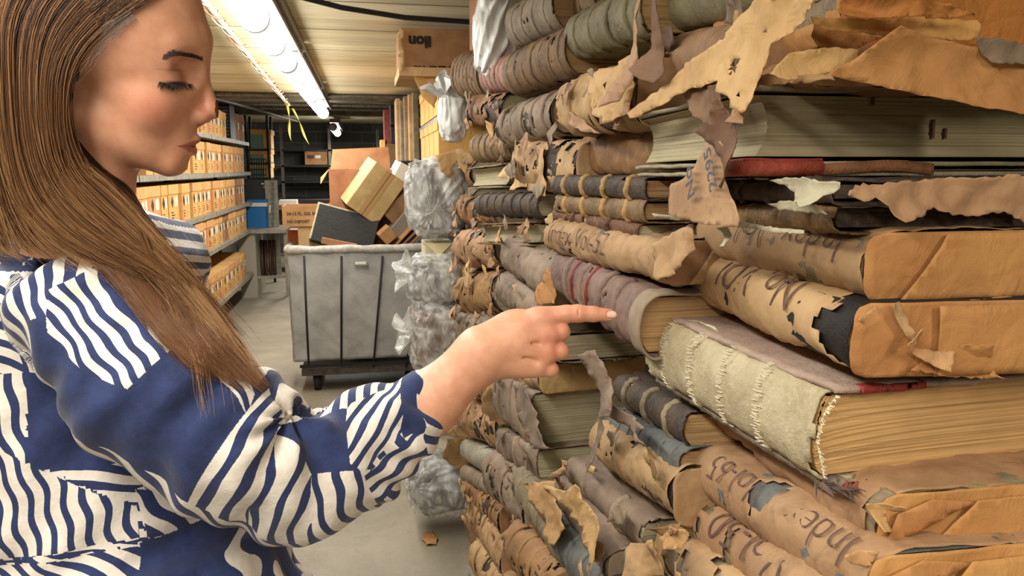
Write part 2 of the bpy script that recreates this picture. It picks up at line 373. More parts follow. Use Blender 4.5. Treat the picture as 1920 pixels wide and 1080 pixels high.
# cooler
t=thing('cooler','blue plastic cooler with a white lid band at the shelf end','cooler',onY(481,435,8.6))
BL=m_plain('blue_plastic',(30,112,176),.35)
bgbox('tub',None,None,463,385,499,435,9.62,.3,BL,t,.02); bgbox('white_band',None,None,462,380,500,388,9.60,.34,WHITE,t,.008); bgbox('lid',None,None,462,374,499,381,9.61,.32,BL,t,.012)
MB().tube([onY(500,390,9.6),onY(506,386,9.55),onY(505,400,9.55)],.012,6).build('handle',WHITE,t,smooth=True,world=True)
t=thing('work_table','pale grey table end panel under the blue cooler','table',onY(490,535,9.3))
c=onY(445,432,9.3); d=onY(537,437,9.3)
MB().box((c.x,9.3,d.z),(d.x,10.1,c.z)).build('table_top',SHELF,t,world=True)
e=onY(483,535,9.35)
MB().box((onY(450,500,9.35).x,9.35,0),(e.x,10.05,d.z)).build('end_panel',m_plain('panel_beige',(170,164,146),.6),t,world=True)
MB().box((e.x,9.4,.22),(d.x,9.44,.25)).build('rail',SHELF,t,world=True); MB().box((d.x-.04,9.35,0),(d.x,9.4,d.z)).build('leg',SHELF,t,world=True)
t=thing('folded_chairs','dark wooden folded chairs leaning under the table','chair',onY(500,520,9.6))
WD=m_plain('dark_wood',(72,44,32),.5)
for k,u in enumerate((490,497,505,513)):
    MB().tube([onY(u,450,9.7),onY(u+3,520,9.55)],.022,6).build('frame_rail',WD,t,smooth=True,world=True)
# far wall racks
t=thing('steel_rack','dark steel rack standing against the block wall','rack',onY(620,500,13.6))
for v in (280,310,340,372): a=onY(528,v,13.7); b=onY(706,v,13.7); MB().box((a.x,13.7,a.z-.03),(b.x,14.15,a.z)).build('shelf_board',DK,t,world=True)
for u in (526,616,706): a=onY(u,300,13.7); MB().box((a.x,13.7,0),(a.x+.05,13.75,CEIL)).build('post',STEEL,t,world=True)
t=thing('archive_carton','brown carton with a white label on the dark far rack','carton',onY(592,309,13.65)); bgbox('carton_body',None,None,572,282,613,309,13.72,.35,CBR,t); bgbox('paper_label',None,None,591,291,601,297,13.71,.02,LBW,t); bgbox('printed_mark',None,None,576,291,588,297,13.715,.01,MARK,t)
# desk area behind the cart
t=thing('office_desk','low grey desk with papers and a lit white tray behind the cart','desk',onY(560,540,11.5))
a=onY(510,385,11.5);b=onY(640,392,11.5); MB().box((a.x,11.5,b.z),(b.x,12.3,a.z)).build('desk_top',CBR,t,world=True)
MB().box((a.x+.15,11.55,0),(b.x,12.25,b.z)).build('desk_body',m_plain('desk_grey',(128,134,140),.5),t,world=True)
setp(MB().box((onY(523,380,11.6).x,11.6,a.z),(onY(556,380,11.6).x,11.9,a.z+.07)).build('white_tray',WHITE),'bright white tray lying on the grey desk','tray'); setp(MB().box((a.x+.35,11.9,a.z),(a.x+.8,12.2,a.z+.06)).build('dark_tray',DK),'dark flat tray at the back of the grey desk','tray')
# ================================================================== laundry cart
CY=5.2
t=cart=thing('laundry_cart','grey canvas basket truck on black casters filled with cartons','cart',onY(668,733,CY))
xa=onY(549,700,CY).x; xb=onY(800,700,CY).x; zt=onY(600,468,CY).z; zb=onY(600,690,CY).z; DP=.66
CANV=NT('canvas_grey'); _n=CANV.noise(CANV.co(),5,5,.6,.4); _m=CANV.noise(CANV.co(),400,2,.5); CANV.bump(CANV.math('ADD',_n,CANV.math('MULTIPLY',_m,.06)),.5,.02)
CANV=CANV.fin(CANV.ramp(_n,[(.3,(140,138,134)),(.7,(178,175,169))]),.8)
def canvas_panel(p0,p1,nrm,name):
    vs=[];fs=[];nx,ny=60,36
    for j in range(ny+1):
        for i in range(nx+1):
            s=i/nx; h=j/ny; tp=.035*(1-h)
            q=Vector(p0).lerp(Vector(p1),s); mid=(Vector(p0)+Vector(p1))/2; q=q+(mid-q)*tp
            z=zb+.05+(zt-zb-.05)*h
            d=.016*math.sin(PI*s)*math.sin(PI*h)+.010*fz((s*3+h*2.2,h*1.3,nrm.x),2.2,4)+ .007*abs(math.sin(s*PI*4))*(1-h*.3)
            vs.append(Vector((q.x,q.y,z))+nrm*(d-tp*.3))
            if i<nx and j<ny: a=j*(nx+1)+i; fs.append((a,a+1,a+nx+2,a+nx+1))
    return mesh_obj(name,vs,fs,CANV,cart,world=True,solid=.004)
canvas_panel((xa,CY,0),(xb,CY,0),Vector((0,-1,0)),'front_canvas'); canvas_panel((xa,CY+DP,0),(xa,CY,0),Vector((-1,0,0)),'side_canvas')
canvas_panel((xb,CY,0),(xb,CY+DP,0),Vector((1,0,0)),'side_canvas'); canvas_panel((xb,CY+DP,0),(xa,CY+DP,0),Vector((0,1,0)),'back_canvas')
pts=[]
for (p,q) in (((xa,CY),(xb,CY)),((xb,CY),(xb,CY+DP)),((xb,CY+DP),(xa,CY+DP)),((xa,CY+DP),(xa,CY))):
    for i in range(24): s=i/24; pts.append((p[0]+(q[0]-p[0])*s,p[1]+(q[1]-p[1])*s,zt+.006*nz((s*9,p[0],p[1]),1)))
pts.append(pts[0]); MB().tube(pts,[.028+.007*nz((i*.35,0,0)) for i in range(len(pts))],10).build('rim_sleeve',m_plain('canvas_pale',(196,192,184),.8,nzc=(160,156,148),sc=30),cart,smooth=True,world=True)
for u0,u1 in ((570,579),(640,640),(717,700),(788,762)):
    a=onY(u0,480,CY-.02); b=onY(u1,688,CY-.012); m=(a+b)/2+Vector((0,-.022,0)); MB().tube([a,m,b],.007,6).build('rod',BLK,cart,smooth=True,world=True)
MB().box((xa+.06,CY-.01,zb-.05),(xb-.01,CY+DP,zb-.005)).build('platform',m_plain('platform_wood',(84,74,62),.8,nzc=(52,46,40),sc=20),cart,world=True)
MB().box((xa+.05,CY-.02,zb+.01),(xb-.02,CY-.005,zb+.03)).build('base_rail',DK,cart,world=True)
for x in (xa+.09+.07,xb-.12):
    for y in (CY+.08,CY+DP-.1):
        c=MB().tube([(x-.022,y,.062),(x+.022,y,.062)],.062,20).build('caster_wheel',BLK,cart,smooth=True,world=True)
        q=MB().tube([(x-.025,y,.062),(x+.025,y,.062)],.02,10); q.box((x-.03,y-.02,.062),(x-.024,y+.04,zb-.05)); q.box((x+.024,y-.02,.062),(x+.03,y+.04,zb-.05)); q.box((x-.045,y-.03,zb-.062),(x+.045,y+.06,zb-.05)); q.build('caster_fork',DK,cart,world=True)
a=onY(663,488,CY-.02); b=onY(689,497,CY-.02)
o=MB().box((a.x,CY-.037,b.z),(b.x,CY-.031,a.z)).build('label_plate',m_plain('plate_grey',(150,150,140),.5),cart,world=True)
MB().box((a.x+.01,CY-.039,b.z+.009),(b.x-.01,CY-.037,a.z-.009)).build('label_text_panel',LBW,cart,world=True)
# cart contents
setp(bgbox('small_box',None,None,541,432,563,468,CY+.3,.2,m_plain('rust_box',(176,98,48),.7)),'small rust orange box behind the left corner of the cart','box')
def rbox(name,label,cat,c,size,rot,mat,lidm=None,extra=None):
    M=Matrix.Rotation(rot[2],4,'Z')@Matrix.Rotation(rot[1],4,'Y')@Matrix.Rotation(rot[0],4,'X')
    t=thing(name,label,cat,c,M); sx,sy,sz=[s/2 for s in size]
    bevel(MB().box((-sx,-sy,-sz),(sx,sy,sz)).build('carton_body' if 'carton' in name else 'casing',mat,t),.006)
    if extra: extra(t,sx,sy,sz)
    return t
CT=m_paper('carton_tan',(192,160,112),(166,134,90),bs=.12,var=.05)
CTB=m_paper('carton_dull',(150,112,74),(112,82,54),bs=.12,var=.05)
def seam(t,sx,sy,sz):
    MB().box((-.002,-sy-.0015,-sz),(.002,-sy,sz)).build('lid_seam',MARK,t)
    MB().box((-.035,-sy-.001,-sz*.98),(.035,-sy-.0005,sz*.98)).build('packing_tape',m_plain('tape_tan',(176,140,92),.3),t)
rbox('carton','large tan carton tipped on its corner on top of the cart load','carton',onY(698,357,CY+.25),(.26,.33,.36),(.15,.62,.25),CT,extra=seam)
def openc(name,label,u0,v0,u1,v1,Y,D,mat,inner,tilt=0):
    a=onY(u0,v1,Y); b=onY(u1,v0,Y); t=thing(name,label,'carton',a)
    x0,x1,z0,z1=a.x,b.x,a.z,b.z; th=.006
    MB().box((x0,Y,z0),(x1,Y+th,z1)).build('side_panel',mat,t,world=True); MB().box((x0,Y+D-th,z0),(x1,Y+D,z1)).build('side_panel',mat,t,world=True)
    MB().box((x0,Y+th,z0),(x0+th,Y+D-th,z1)).build('end_panel',mat,t,world=True); MB().box((x1-th,Y+th,z0),(x1,Y+D-th,z1)).build('end_panel',mat,t,world=True)
    MB().box((x0+th,Y+th,z0),(x1-th,Y+D-th,z0+th)).build('bottom',inner,t,world=True); return t,(x0,x1,z0,z1)
tt,(x0,x1,z0,z1)=openc('open_carton','deep open brown carton standing behind the tipped tan carton',622,318,735,470,CY+.34,.3,CBR,CTB)
Y=CY+.34
q=MB().quad((x0,Y+.3,z1),(x1,Y+.3,z1),(x1-.01,Y+.36,z1+.17),(x0+.02,Y+.36,z1+.15)); q.build('flap',CBR,tt,world=True,solid=.005)
q=MB().quad((x0,Y,z1),(x0,Y+.3,z1),(x0-.07,Y+.28,z1-.06),(x0-.06,Y+.02,z1-.1)); q.build('flap',CB,tt,world=True,solid=.005)
tt,(x0,x1,z0,z1)=openc('open_carton','shallow open bottle carton with dark print left of the cart load',530,386,622,425,CY+.1,.3,CBR,CTB)
def flat_text(s,size,origin,right,up,mat,parent,name='printed_text',ext=.0006,bold=0,sh=0):
    cu=bpy.data.curves.new('t','FONT'); cu.body=s; cu.size=size; cu.shear=sh; cu.offset=bold; cu.resolution_u=3
    ob=bpy.data.objects.new('t',cu); me=bpy.data.meshes.new_from_object(ob); bpy.data.objects.remove(ob)
    r=Vector(right); u=Vector(up); n=r.cross(u).normalized(); o=Vector(origin)
    vs=[o+r*v.co.x+u*v.co.y+n*ext for v in me.vertices]; fs=[tuple(p.vertices) for p in me.polygons]
    return mesh_obj(name,vs,fs,mat,parent,smooth=False,world=True)
flat_text('24-12 FL. OZ. BOTTLES',.028,(x0+.03,CY+.098,z1-.06),(1,0,0),(0,0,1),MARK,tt,bold=.0012); flat_text('NO DEPOSIT   NO RETURN',.026,(x0+.03,CY+.098,z0+.025),(1,0,0),(0,0,1),MARK,tt,bold=.0012)
setp(bgbox('lower_carton',None,None,560,420,640,470,CY+.12,.28,CT),'plain tan carton under the shallow bottle carton','carton')
def binder(t,sx,sy,sz):
    MB().box((-sx-.012,-sy+.01,-sz+.01),(sx-.01,sy-.01,sz+.01)).build('page_block',PW,t)
rbox('ledger_binder','black woodgrain ledger with cream page edges leaning on the cart rim','book',onY(647,432,CY+.12),(.42,.1,.26),(-.25,.28,.05),m_leather('black_grain',(50,52,46),(22,24,22),streak=(1,1,6),crack=(74,76,66)),extra=binder)
rbox('wood_slat','short orange wooden slat lying over the cart rim','slat',onY(636,457,CY+.03),(.24,.03,.045),(0,.22,0),CBR)
rbox('file_box','dull brown and grey file box under the tipped tan carton','box',onY(752,395,CY+.3),(.24,.3,.24),(.1,-.7,.1),CTB)
rbox('file_box','grey fronted file box slanting toward the cart rim','box',onY(752,425,CY+.2),(.26,.12,.13),(.1,-.85,.1),m_plain('grey_card',(132,124,112),.7))
for k in range(4): rbox('wood_slat',['thin brown slat slanting at the right of the cart load','second thin slat of the slanting bundle','third thin slat of the slanting bundle','lowest thin slat of the slanting bundle'][k],'slat',onY(752+k*10,446+k*3,CY+.1+.012*k),(.36,.1,.018),(.1,-.8+.03*k,0),[CBR,CTB,CBR,WD][k])
rbox('small_carton','small square orange carton at the right of the cart load','carton',onY(725,440,CY+.08),(.1,.1,.1),(.1,-.7,.1),CBR)
rbox('white_envelope_box','pale grey flat box between the cart load and the plastic bag','box',onY(757,325,CY+.35),(.16,.2,.12),(.1,.5,.2),WHITE)
# ================================================================== books of the long pile on the right
ROT3={}
def prof(q,W,T,r,off,asym=0):
    """outer cross-section of spine and boards, q 0..1 from the top fore-edge round the spine to the bottom fore-edge"""
    la=W-r; arc=PI*math.sqrt((r*r+(T/2)**2)/2); tot=2*la+arc; d=q*tot
    if d<la: return (W-d,T+off)
    if d<la+arc:
        a=(d-la)/arc*PI; return (r-(r+off)*math.sin(a), T/2+(T/2+off)*math.cos(a))
    return (r+(d-la-arc),-off)
def qarc(W,T,r):
    la=W-r; arc=PI*math.sqrt((r*r+(T/2)**2)/2); tot=2*la+arc; return la/tot,(la+arc)/tot
def shell(name,book,L,W,T,r,off,mat,mask=None,solid=.0025,y0=0,y1=None,wob=.0015,res=.008,qr=(0,1),seed=0,curl=0):
    y1=L if y1 is None else y1
    ny=max(6,int((y1-y0)/res)); nq=max(16,int((2*W+T*1.5)*(qr[1]-qr[0])/res)); nq=min(nq,110)
    vs=[];fs=[]
    qa,qb=qarc(W,T,r)
    def qm(j):
        return qr[0]+(qr[1]-qr[0])*j/nq
    for i in range(ny+1):
        y=y0+(y1-y0)*i/ny
        for j in range(nq+1):
            q=qm(j); x,z=prof(q,W,T,r,off)
            p=(x,y,z); n=fz(p,14,seed)*wob*1.5+fz(p,45,seed+3)*wob*.6
            # outward normal estimate
            x2,z2=prof(q,W,T,r,off+.001); dx,dz=(x2-x)*1000,(z2-z)*1000
            e=0
            if curl: 
                e=curl*max(0,1-min(y-y0,y1-y)/.03)**2*(nz((q*9,y*3,seed),1.5)+.3)
            vs.append((x+dx*(n+e)+.35*res*(random.random()-.5)*(1 if mask else 0),y+.5*res*(random.random()-.5)*(1 if mask and 0<i<ny else 0),z+dz*(n+e)))
    for i in range(ny):
        for j in range(nq):
            if mask:
                yy=y0+(y1-y0)*(i+.5)/ny; q=qm(j+.5); x,z=prof(q,W,T,r,off)
                if mask(yy/L,q,fz((x,yy,z),30,seed),fz((x,yy,z),9,seed+1)): continue
            a=i*(nq+1)+j; fs.append((a,a+1,a+nq+2,a+nq+1))
    return mesh_obj(name,vs,fs,mat,book,solid=solid)
def page_block(book,L,W,T,r,mat,inset=.006,fan=0,seed=0,conc=0):
    """leaves: ends ripple leaf by leaf; conc makes the edge towards the aisle concave (fore-edge out)"""
    nzr=max(16,min(90,int(T/.0012))); nx=26; vs=[];fs=[]
    e=.0035
    def xl(z):
        k=(z-T/2)/(T/2); k=max(-.999,min(.999,k))
        if conc: return .012+conc*(1-k*k)
        return e+(r)*(1-math.sqrt(1-k*k))
    def grid(fn,na,nb):
        n=len(vs)
        for a in range(na+1):
            for b in range(nb+1): vs.append(fn(a/na,b/nb))
        for a in range(na):
            for b in range(nb): q=n+a*(nb+1)+b; fs.append((q,q+1,q+nb+2,q+nb+1))
    rip=[random.uniform(-1,1) for _ in range(nzr+1)]
    blk=[nz((i*.13,seed,0),1)*1.0 for i in range(nzr+1)]
    def end(y0,sg):
        def f(a,b):
            z=e+(T-2*e)*b; x0=xl(z); x=x0+(W-inset-x0)*a; i=int(b*nzr+.5)
            zz=z+fan*math.exp(-(x-x0)/.05)*(-(1-b)*b*4)*.012
            return (x,y0+sg*(rip[i]*.0011+blk[i]*.003*a+.001*nz((x*20,z*200,seed),1)),zz)
        return f
    grid(end(inset,-1),nx,nzr); grid(end(L-inset,1),nx,nzr)
    ny=24
    def side(a,b):
        z=e+(T-2*e)*b; y=inset+(L-2*inset)*a; i=int(b*nzr+.5); return (xl(z)+rip[i]*.0008,y,z)
    grid(side,ny,nzr)
    grid(lambda a,b:(.004+r+(W-inset-r-.004)*b,inset+(L-2*inset)*a,T-e),2,2); grid(lambda a,b:(.004+r+(W-inset-r-.004)*b,inset+(L-2*inset)*a,e),2,2)
    return mesh_obj('page_block',vs,fs,mat,book)
def band(book,y,W,T,r,off,mat,rad=.004,name='raised_band',q0=None,flat=1.8,wig=0):
    qa,qb=qarc(W,T,r); lo=qa-.01;hi=qb+.01; pts=[]
    for i in range(19):
        q=lo+(hi-lo)*i/18; x,z=prof(q,W,T,r,off); pts.append((x,y+wig*nz((z*60,y*9,0),1),z))
    mb=MB().tube(pts,[rad*(1+ (.5*nz((i,y*30,0),.9) if wig else 0)) for i in range(19)],7)
    mb.v=[Vector((v.x,y+(v.y-y)*flat,v.z)) for v in mb.v]
    return mb.build(name,mat,book,smooth=True)
def endcap(book,W,T,r,mat,off=.004,y=0,style=0,seed=0,x0f=0.0,flapm=None,W2=None):
    """folded paper end of a wrapped volume"""
    nx,nk=40,20; vs=[];fs=[]
    W2=W2 or W
    for a in range(nx+1):
        for b in range(nk+1):
            k=b/nk*2-1; z=T/2+k*(T/2+off*.6); kk=min(1,abs(k)); xl=-off*.5+r*.7*(1-math.sqrt(max(0,1-kk**4)))+x0f
            x=xl+(W2-xl)*a/nx
            bul=.0025*(1-k*k)*min(1,(x-xl)/.03)
            vs.append((x,y-off-bul-.004*fz((x,0,z),16,seed)-.0015*fz((x,0,z),50,seed),z))
            if a<nx and b<nk: q=a*(nk+1)+b; fs.append((q,q+1,q+nk+2,q+nk+1))
    o=mesh_obj('end_fold',vs,fs,mat,book,solid=.0012)
    fm=flapm or mat
    def poly(pts,dy,nm='fold_flap',cut=12):
        c=[];n=len(pts)
        vs=[];fs=[]
        outline=[]
        for i in range(n):
            p=Vector(pts[i]);q=Vector(pts[(i+1)%n]); m=max(2,int((q-p).length/.008))
            for s in range(m): outline.append(p.lerp(q,s/m))
        xs=[p.x for p in outline]; zs=[p.y for p in outline]
        ins=[]
        x=min(xs)
        while x<max(xs):
            z=min(zs)
            while z<max(zs): ins.append(Vector((x+random.uniform(-.001,.001),z))); z+=.009
            x+=.009
        N=len(outline)
        V,E,F,_,_,_=delaunay_2d_cdt(outline+ins,[(i,(i+1)%N) for i in range(N)],[],1,1e-6)
        vs=[(v.x,y-off-.007-dy-.003*fz((v.x,1,v.y),18,seed+2)-.0022*(1-((v.y-T/2)/(T/2))**2),v.y) for v in V]
        return mesh_obj(nm,vs,F,fm,book,solid=.0012)
    if style==1: poly([(r*.55+.02,-.001),(r+.055,T+.001),(W2,T+.002),(W2,-.002)],.002)
    if style==2: poly([(.03,-.001),(.10,T*.92),(W2,T+.001),(W2,-.001)],.002); poly([(.0,T*.3),(.012,T*.8),(.05,T*.98),(.10,T*.9)],.001)
    if style==3: poly([(.085,-.001),(.085,T),(W2,T+.002),(W2,-.001)],.003)
    return o
def wrap_text(book,s,size,y_at,qc,W,T,r,off,mat,flip=True,ysc=1,bold=-.0009,shear=.12,name='handwritten_title'):
    """ink lettering laid round the spine; flip = reads from the near end, upside down as the pile is seen"""
    cu=bpy.data.curves.new('t','FONT'); cu.body=s; cu.size=size; cu.shear=shear; cu.offset=bold; cu.resolution_u=3
    ob=bpy.data.objects.new('t',cu); me=bpy.data.meshes.new_from_object(ob); bpy.data.objects.remove(ob)
    bm=bmesh.new(); bm.from_mesh(me)
    y=-size*.4
    while y<size: bmesh.ops.bisect_plane(bm,geom=bm.verts[:]+bm.edges[:]+bm.faces[:],plane_co=(0,y,0),plane_no=(0,1,0)); y+=size*.09
    qa,qb=qarc(W,T,r); arc=PI*math.sqrt((r*r+(T/2)**2)/2); tot=2*(W-r)+arc
    vs=[]; bm.verts.ensure_lookup_table()
    for v in bm.verts:
        tx,ty=v.co.x*ysc,v.co.y
        if flip: yy=y_at+tx; q=qc+(ty-size*.35)/tot
        else: yy=y_at-tx; q=qc-(ty-size*.35)/tot
        x,z=prof(q,W,T,r,off+.0022); n=fz((x,yy,z),14,ROT3.get(book,0))*.0015*1.5
        vs.append((x-n*.8-.0004,yy+.0015*nz((tx*40,ty*40,0)),z))
    fs=[[w.index for w in f.verts] for f in bm.faces]; bm.free()
    return mesh_obj(name,vs,fs,mat,book,smooth=False)
cnt=[0]
def place(u,vt,vb,uf,vbf,X,L=.42,solve=True):
    p=onX(u,vb,X); zt=zat(vt,p.x,p.y); T=zt-p.z
    th=0
    if uf is not None and solve:
        best=None
        for k in range(-16,17):
            a=math.radians(k*.75); q=p+Vector((math.sin(a),math.cos(a),0))*L; e=abs(px(q)[0]-uf)+abs(k)*.05
            if best is None or e<best[0]: best=(e,a)
        th=best[1]
    q=p+Vector((math.sin(th),math.cos(th),0))*L; ph=0
    if vbf is not None:
        zf=zat(vbf,q.x,q.y); ph=math.atan2(zf-p.z,L); ph=max(-.22,min(.22,ph))
    R=Matrix.Rotation(-th,4,'Z')@Matrix.Rotation(ph,4,'X')
    return p,T,R
def book(label,u,vt,vb,uf,vbf,X=.46,L=.42,W=.30,kind='bound',cov=LG,pg=PG,r=None,nb=5,wrapm=None,rag=.5,style=1,capm=None,name=None,bandm=None,brad=.0035,group=None,cap=True,miny=0,mask=None,fan=0):
    cnt[0]+=1; sd=cnt[0]
    p,T,R=place(u,vt,vb,uf,vbf,X,L)
    r=r if r is not None else T*.42
    nm=name or {'bound':'ledger_book','wrap':'wrapped_ledger','fore':'ledger_book'}[kind]
    b=thing(nm,label,'book' if kind!='wrap' else 'wrapped book',p,R,group=group); ROT3[b]=sd
    b['dims']=(L,W,T,r)
    if kind=='fore':
        zb_=.019 if u==1398 else .006; page_block(b,L,W,T-zb_-.006,0.001,pg,inset=.008,conc=.016,seed=sd).location=(0,0,zb_)
        for zz in ((0,.012,T-.006) if u==1398 else (0,T-.006)):
            q=MB(); nx,ny=20,24; vs=[];fs=[]
            for i in range(nx+1):
                for j in range(ny+1):
                    x=W*i/nx; y=L*j/ny; ed=.004*nz((x*30,y*30,sd)); vs.append((x+(ed if i==0 else 0),y+(ed if j in(0,ny) else 0),zz+.003+.003*fz((x,y,zz),8,sd)))
                    if i<nx and j<ny: a=i*(ny+1)+j; fs.append((a,a+1,a+ny+2,a+ny+1))
            mesh_obj('cover_board',vs,fs,cov,b,solid=.005)
        return b,(L,W,T,r)
    page_block(b,L,W,T,r,pg,seed=sd,fan=fan)
    if kind=='bound':
        th=.12*rag
        def mk(s,q,n1,n2):
            e=min(s,1-s)
            return e<(.02+.5*n1)*.07*rag*2 or n1*.6+n2*.4>.62-.18*rag and e>.02
        shell('cover',b,L,W,T,r,.0015,cov,mask=mask or (mk if rag>0 else None),seed=sd,res=.007,curl=.006*rag)
        for k in range(nb):
            band(b,L*(k+.7)/(nb+.4),W,T,r,.0025,bandm or cov,brad*1.45,wig=.003)
    else:
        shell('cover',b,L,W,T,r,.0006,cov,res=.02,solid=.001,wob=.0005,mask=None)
        def mk(s,q,n1,n2):
            e=min(s,1-s) if not cap else 1-s
            return e<(.3+n1)*.05*rag or (n2*.7+n1*.45>.5-.2*rag)
        shell('paper_wrapper',b,L,W,T,r,.0035,wrapm or KR,mask=mask or mk,seed=sd,res=.0065,solid=.0008,wob=.0038,curl=.010*rag,y0=-.002 if cap else .004)
        if nb:
            for k in range(nb): band(b,L*(k+.7)/(nb+.4),W,T,r,.005,wrapm or KR,.0045,name='spine_ridge',wig=.002)
        if cap: endcap(b,W,T,r,capm or wrapm or KO,style=style,seed=sd,y=-.003)
    return b,(L,W,T,r)
BK={}
KDG=m_paper('kraft_dim',(120,98,74),(80,62,46)); KF0=m_paper('kraft_buff2',(200,166,120),(166,130,88))
# ---- near column
BK['C'],dC=book('huge ledger with greenish page edges and a red leather corner under the orange fold',1398,160,330,1190,332,X=.43,L=.40,W=.62,kind='fore',cov=m_leather('cloth_sage',(176,166,140),(140,130,106),var=0),pg=PGR)
BK['G'],dG=book('tan paper package marked Index Vol, second package above the cream ledger',1612,440,562,1310,None,X=.50,L=.38,W=.50,kind='wrap',wrapm=KT,capm=KO,nb=0,rag=.15,style=1)
BK['H'],dH=book('package with a torn black gap in its wrapper lying on the cream ledger',1585,572,702,1297,None,X=.47,L=.42,W=.55,kind='wrap',wrapm=KR,capm=KO,cov=m_leather('gap_shade_black',(40,34,30),(14,12,12)),nb=0,rag=.2,style=3,  # near-black cover colour stands in for the shade inside the torn gap
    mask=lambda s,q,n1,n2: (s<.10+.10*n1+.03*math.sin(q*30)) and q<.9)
BK['I'],dI=book('large cream ledger with stitched bands and red corners, pointed at by the woman',1525,742,902,1212,None,X=.46,L=.43,W=.60,kind='bound',cov=LW,pg=PY,r=.018,nb=0,rag=.1,fan=1,mask=lambda s,q,n1,n2:(min(s,1-s)<.012+.02*n1) or q<.30 or q>.70)
BK['J'],dJ=book('orange paper package with a folded end directly under the cream ledger',1635,928,1048,1330,None,X=.50,L=.40,W=.55,kind='wrap',wrapm=KT,capm=KO,nb=0,rag=.2,style=2,mask=lambda s,q,n1,n2:s<.035+.03*n1 and .46<q<.53)
BK['K'],dK=book('tan package marked Index Vol-65 with a grey hole in its spine',1622,1052,1185,1288,920,X=.46,L=.44,W=.55,kind='wrap',wrapm=KT,capm=KO,cov=LBL,nb=0,rag=.05,style=2,mask=lambda s,q,n1,n2:(s-.50)**2/.0042+(q-.475)**2/.0006+n1*.9<1)
BK['M'],dM=book('tan package marked Vol-50 under the Vol-65 package',1600,1165,1290,1288,1020,X=.43,L=.44,W=.5,kind='wrap',wrapm=KT,nb=0,rag=.1,style=1)
BK['N'],dN=book('plain tan package at the bottom edge left of the Vol-50 package',1440,1180,1300,1238,1100,X=.40,L=.40,W=.5,kind='wrap',wrapm=KR,nb=0,rag=.2,style=1)
BK['F1'],_=book('thin dark mottled ledger with a torn white flake under the huge ledger',1560,340,378,1360,372,X=.47,L=.36,W=.5,kind='bound',cov=LD,pg=LD,nb=3,rag=.8)
BK['F2'],_=book('thin brown mottled ledger lying on the upper Index Vol package',1565,384,433,1340,420,X=.48,L=.38,W=.5,kind='bound',cov=m_leather('leather_mottle',(140,104,58),(54,38,24),crack=(200,180,140)),pg=LD,nb=4,rag=.7,brad=.003)
BK['A'],_=book('crumpled orange paper package at the top right corner of the pile',1570,-120,88,1330,None,X=.50,L=.36,W=.5,kind='wrap',wrapm=KO,capm=m_paper('kraft_deep',(184,116,56),(142,82,36),bs=.9),nb=0,rag=.1,style=1)
BK['B'],_=book('flattened orange package with open folds above the huge ledger',1520,92,158,1330,None,X=.47,L=.36,W=.5,kind='wrap',wrapm=KB,capm=KB,nb=0,rag=.3,style=0)
BK['g'],_=book('ragged wrapped ledger with faded lettering beside the hanging brown strip',1420,20,140,1250,158,X=.49,L=.33,W=.4,kind='wrap',wrapm=KT,nb=0,rag=.6,cov=LG)
BK['c2a'],_=book('olive cloth ledger with stamped lettering at the top edge of the pile',1420,-110,8,1243,55,X=.49,L=.36,W=.4,kind='bound',cov=LGN,nb=0,rag=.15)
# ---- second column
BK['c2b'],_=book('pale green cloth ledger with rough seams near the top of the pile',1200,-45,62,1058,108,X=.46,L=.42,cov=LGN,nb=4,rag=.2,brad=.0035)
BK['c2c'],_=book('brown cloth ledger with seven ridges below the pale green ledger',1060,38,138,943,176,X=.44,L=.44,cov=LB,nb=7,rag=.3,brad=.0022)
BK['c2d'],_=book('grey brown ledger at the top of the pile beside the white plastic',1036,-45,52,947,86,X=.45,L=.42,cov=LG,nb=4,rag=.3,brad=.0025)
BK['c2z'],_=book('ledger showing its tan page ends at the very top of the pile',1112,-60,22,1034,None,X=.50,L=.40,cov=LB,nb=2,rag=.2)
BK['c2e'],_=book('ragged orange wrapped ledger with peeling strips in the upper pile',1190,110,236,1046,248,X=.44,L=.36,kind='wrap',wrapm=KR,nb=3,rag=.95,cov=LP,style=0)
BK['c2f'],_=book('banded ledger in peeling grey paper left of the dark gap',1036,168,250,933,272,X=.43,L=.42,kind='wrap',wrapm=KG,nb=5,rag=.6,cov=LD,cap=False)
BK['c2h'],_=book('smooth dark brown paper package deep under the upper ledgers',1232,238,326,1086,322,X=.50,L=.40,kind='wrap',wrapm=KB,capm=KB,nb=0,rag=0,style=0,r=.02)
BK['c2i'],_=book('torn tan package with hanging tatters above the black banded ledger',1078,266,372,962,350,X=.45,L=.40,kind='wrap',wrapm=KR,nb=0,rag=.8,cov=LD)
BK['c2j'],_=book('black leather ledger with pale bands, topmost of the black pair',1212,335,375,1035,361,X=.43,L=.42,W=.24,cov=LD,nb=4,rag=.3,bandm=m_plain('band_tan',(170,136,86),.7),brad=.003,r=.010)
BK['c2k'],_=book('brown and black leather ledger directly under the topmost black one',1208,378,417,1040,396,X=.43,L=.42,W=.24,cov=LB,nb=4,rag=.4,bandm=m_plain('band_ochre',(180,140,86),.7),brad=.003,r=.010)
BK['c2l'],_=book('thin reddish brown ledger with white torn page edges above Index Vol-52',1196,420,446,1036,412,X=.43,L=.42,W=.22,cov=m_leather('leather_rust',(120,74,48),(56,36,28),crack=(180,150,110)),nb=2,rag=.6,r=.008,pg=PW)
BK['52'],d52=book('tan paper package marked Index Vol-52 with a crumpled end',1244,455,532,1022,470,X=.43,L=.48,W=.26,kind='wrap',wrapm=KT,capm=KR,nb=0,rag=.25,cov=LBL,style=1)
BK['n'],dn=book('mauve ledger with red and brown bands behind the pointing finger',1196,556,668,1033,548,X=.40,L=.46,W=.24,cov=LP,nb=0,rag=.12,r=.028)
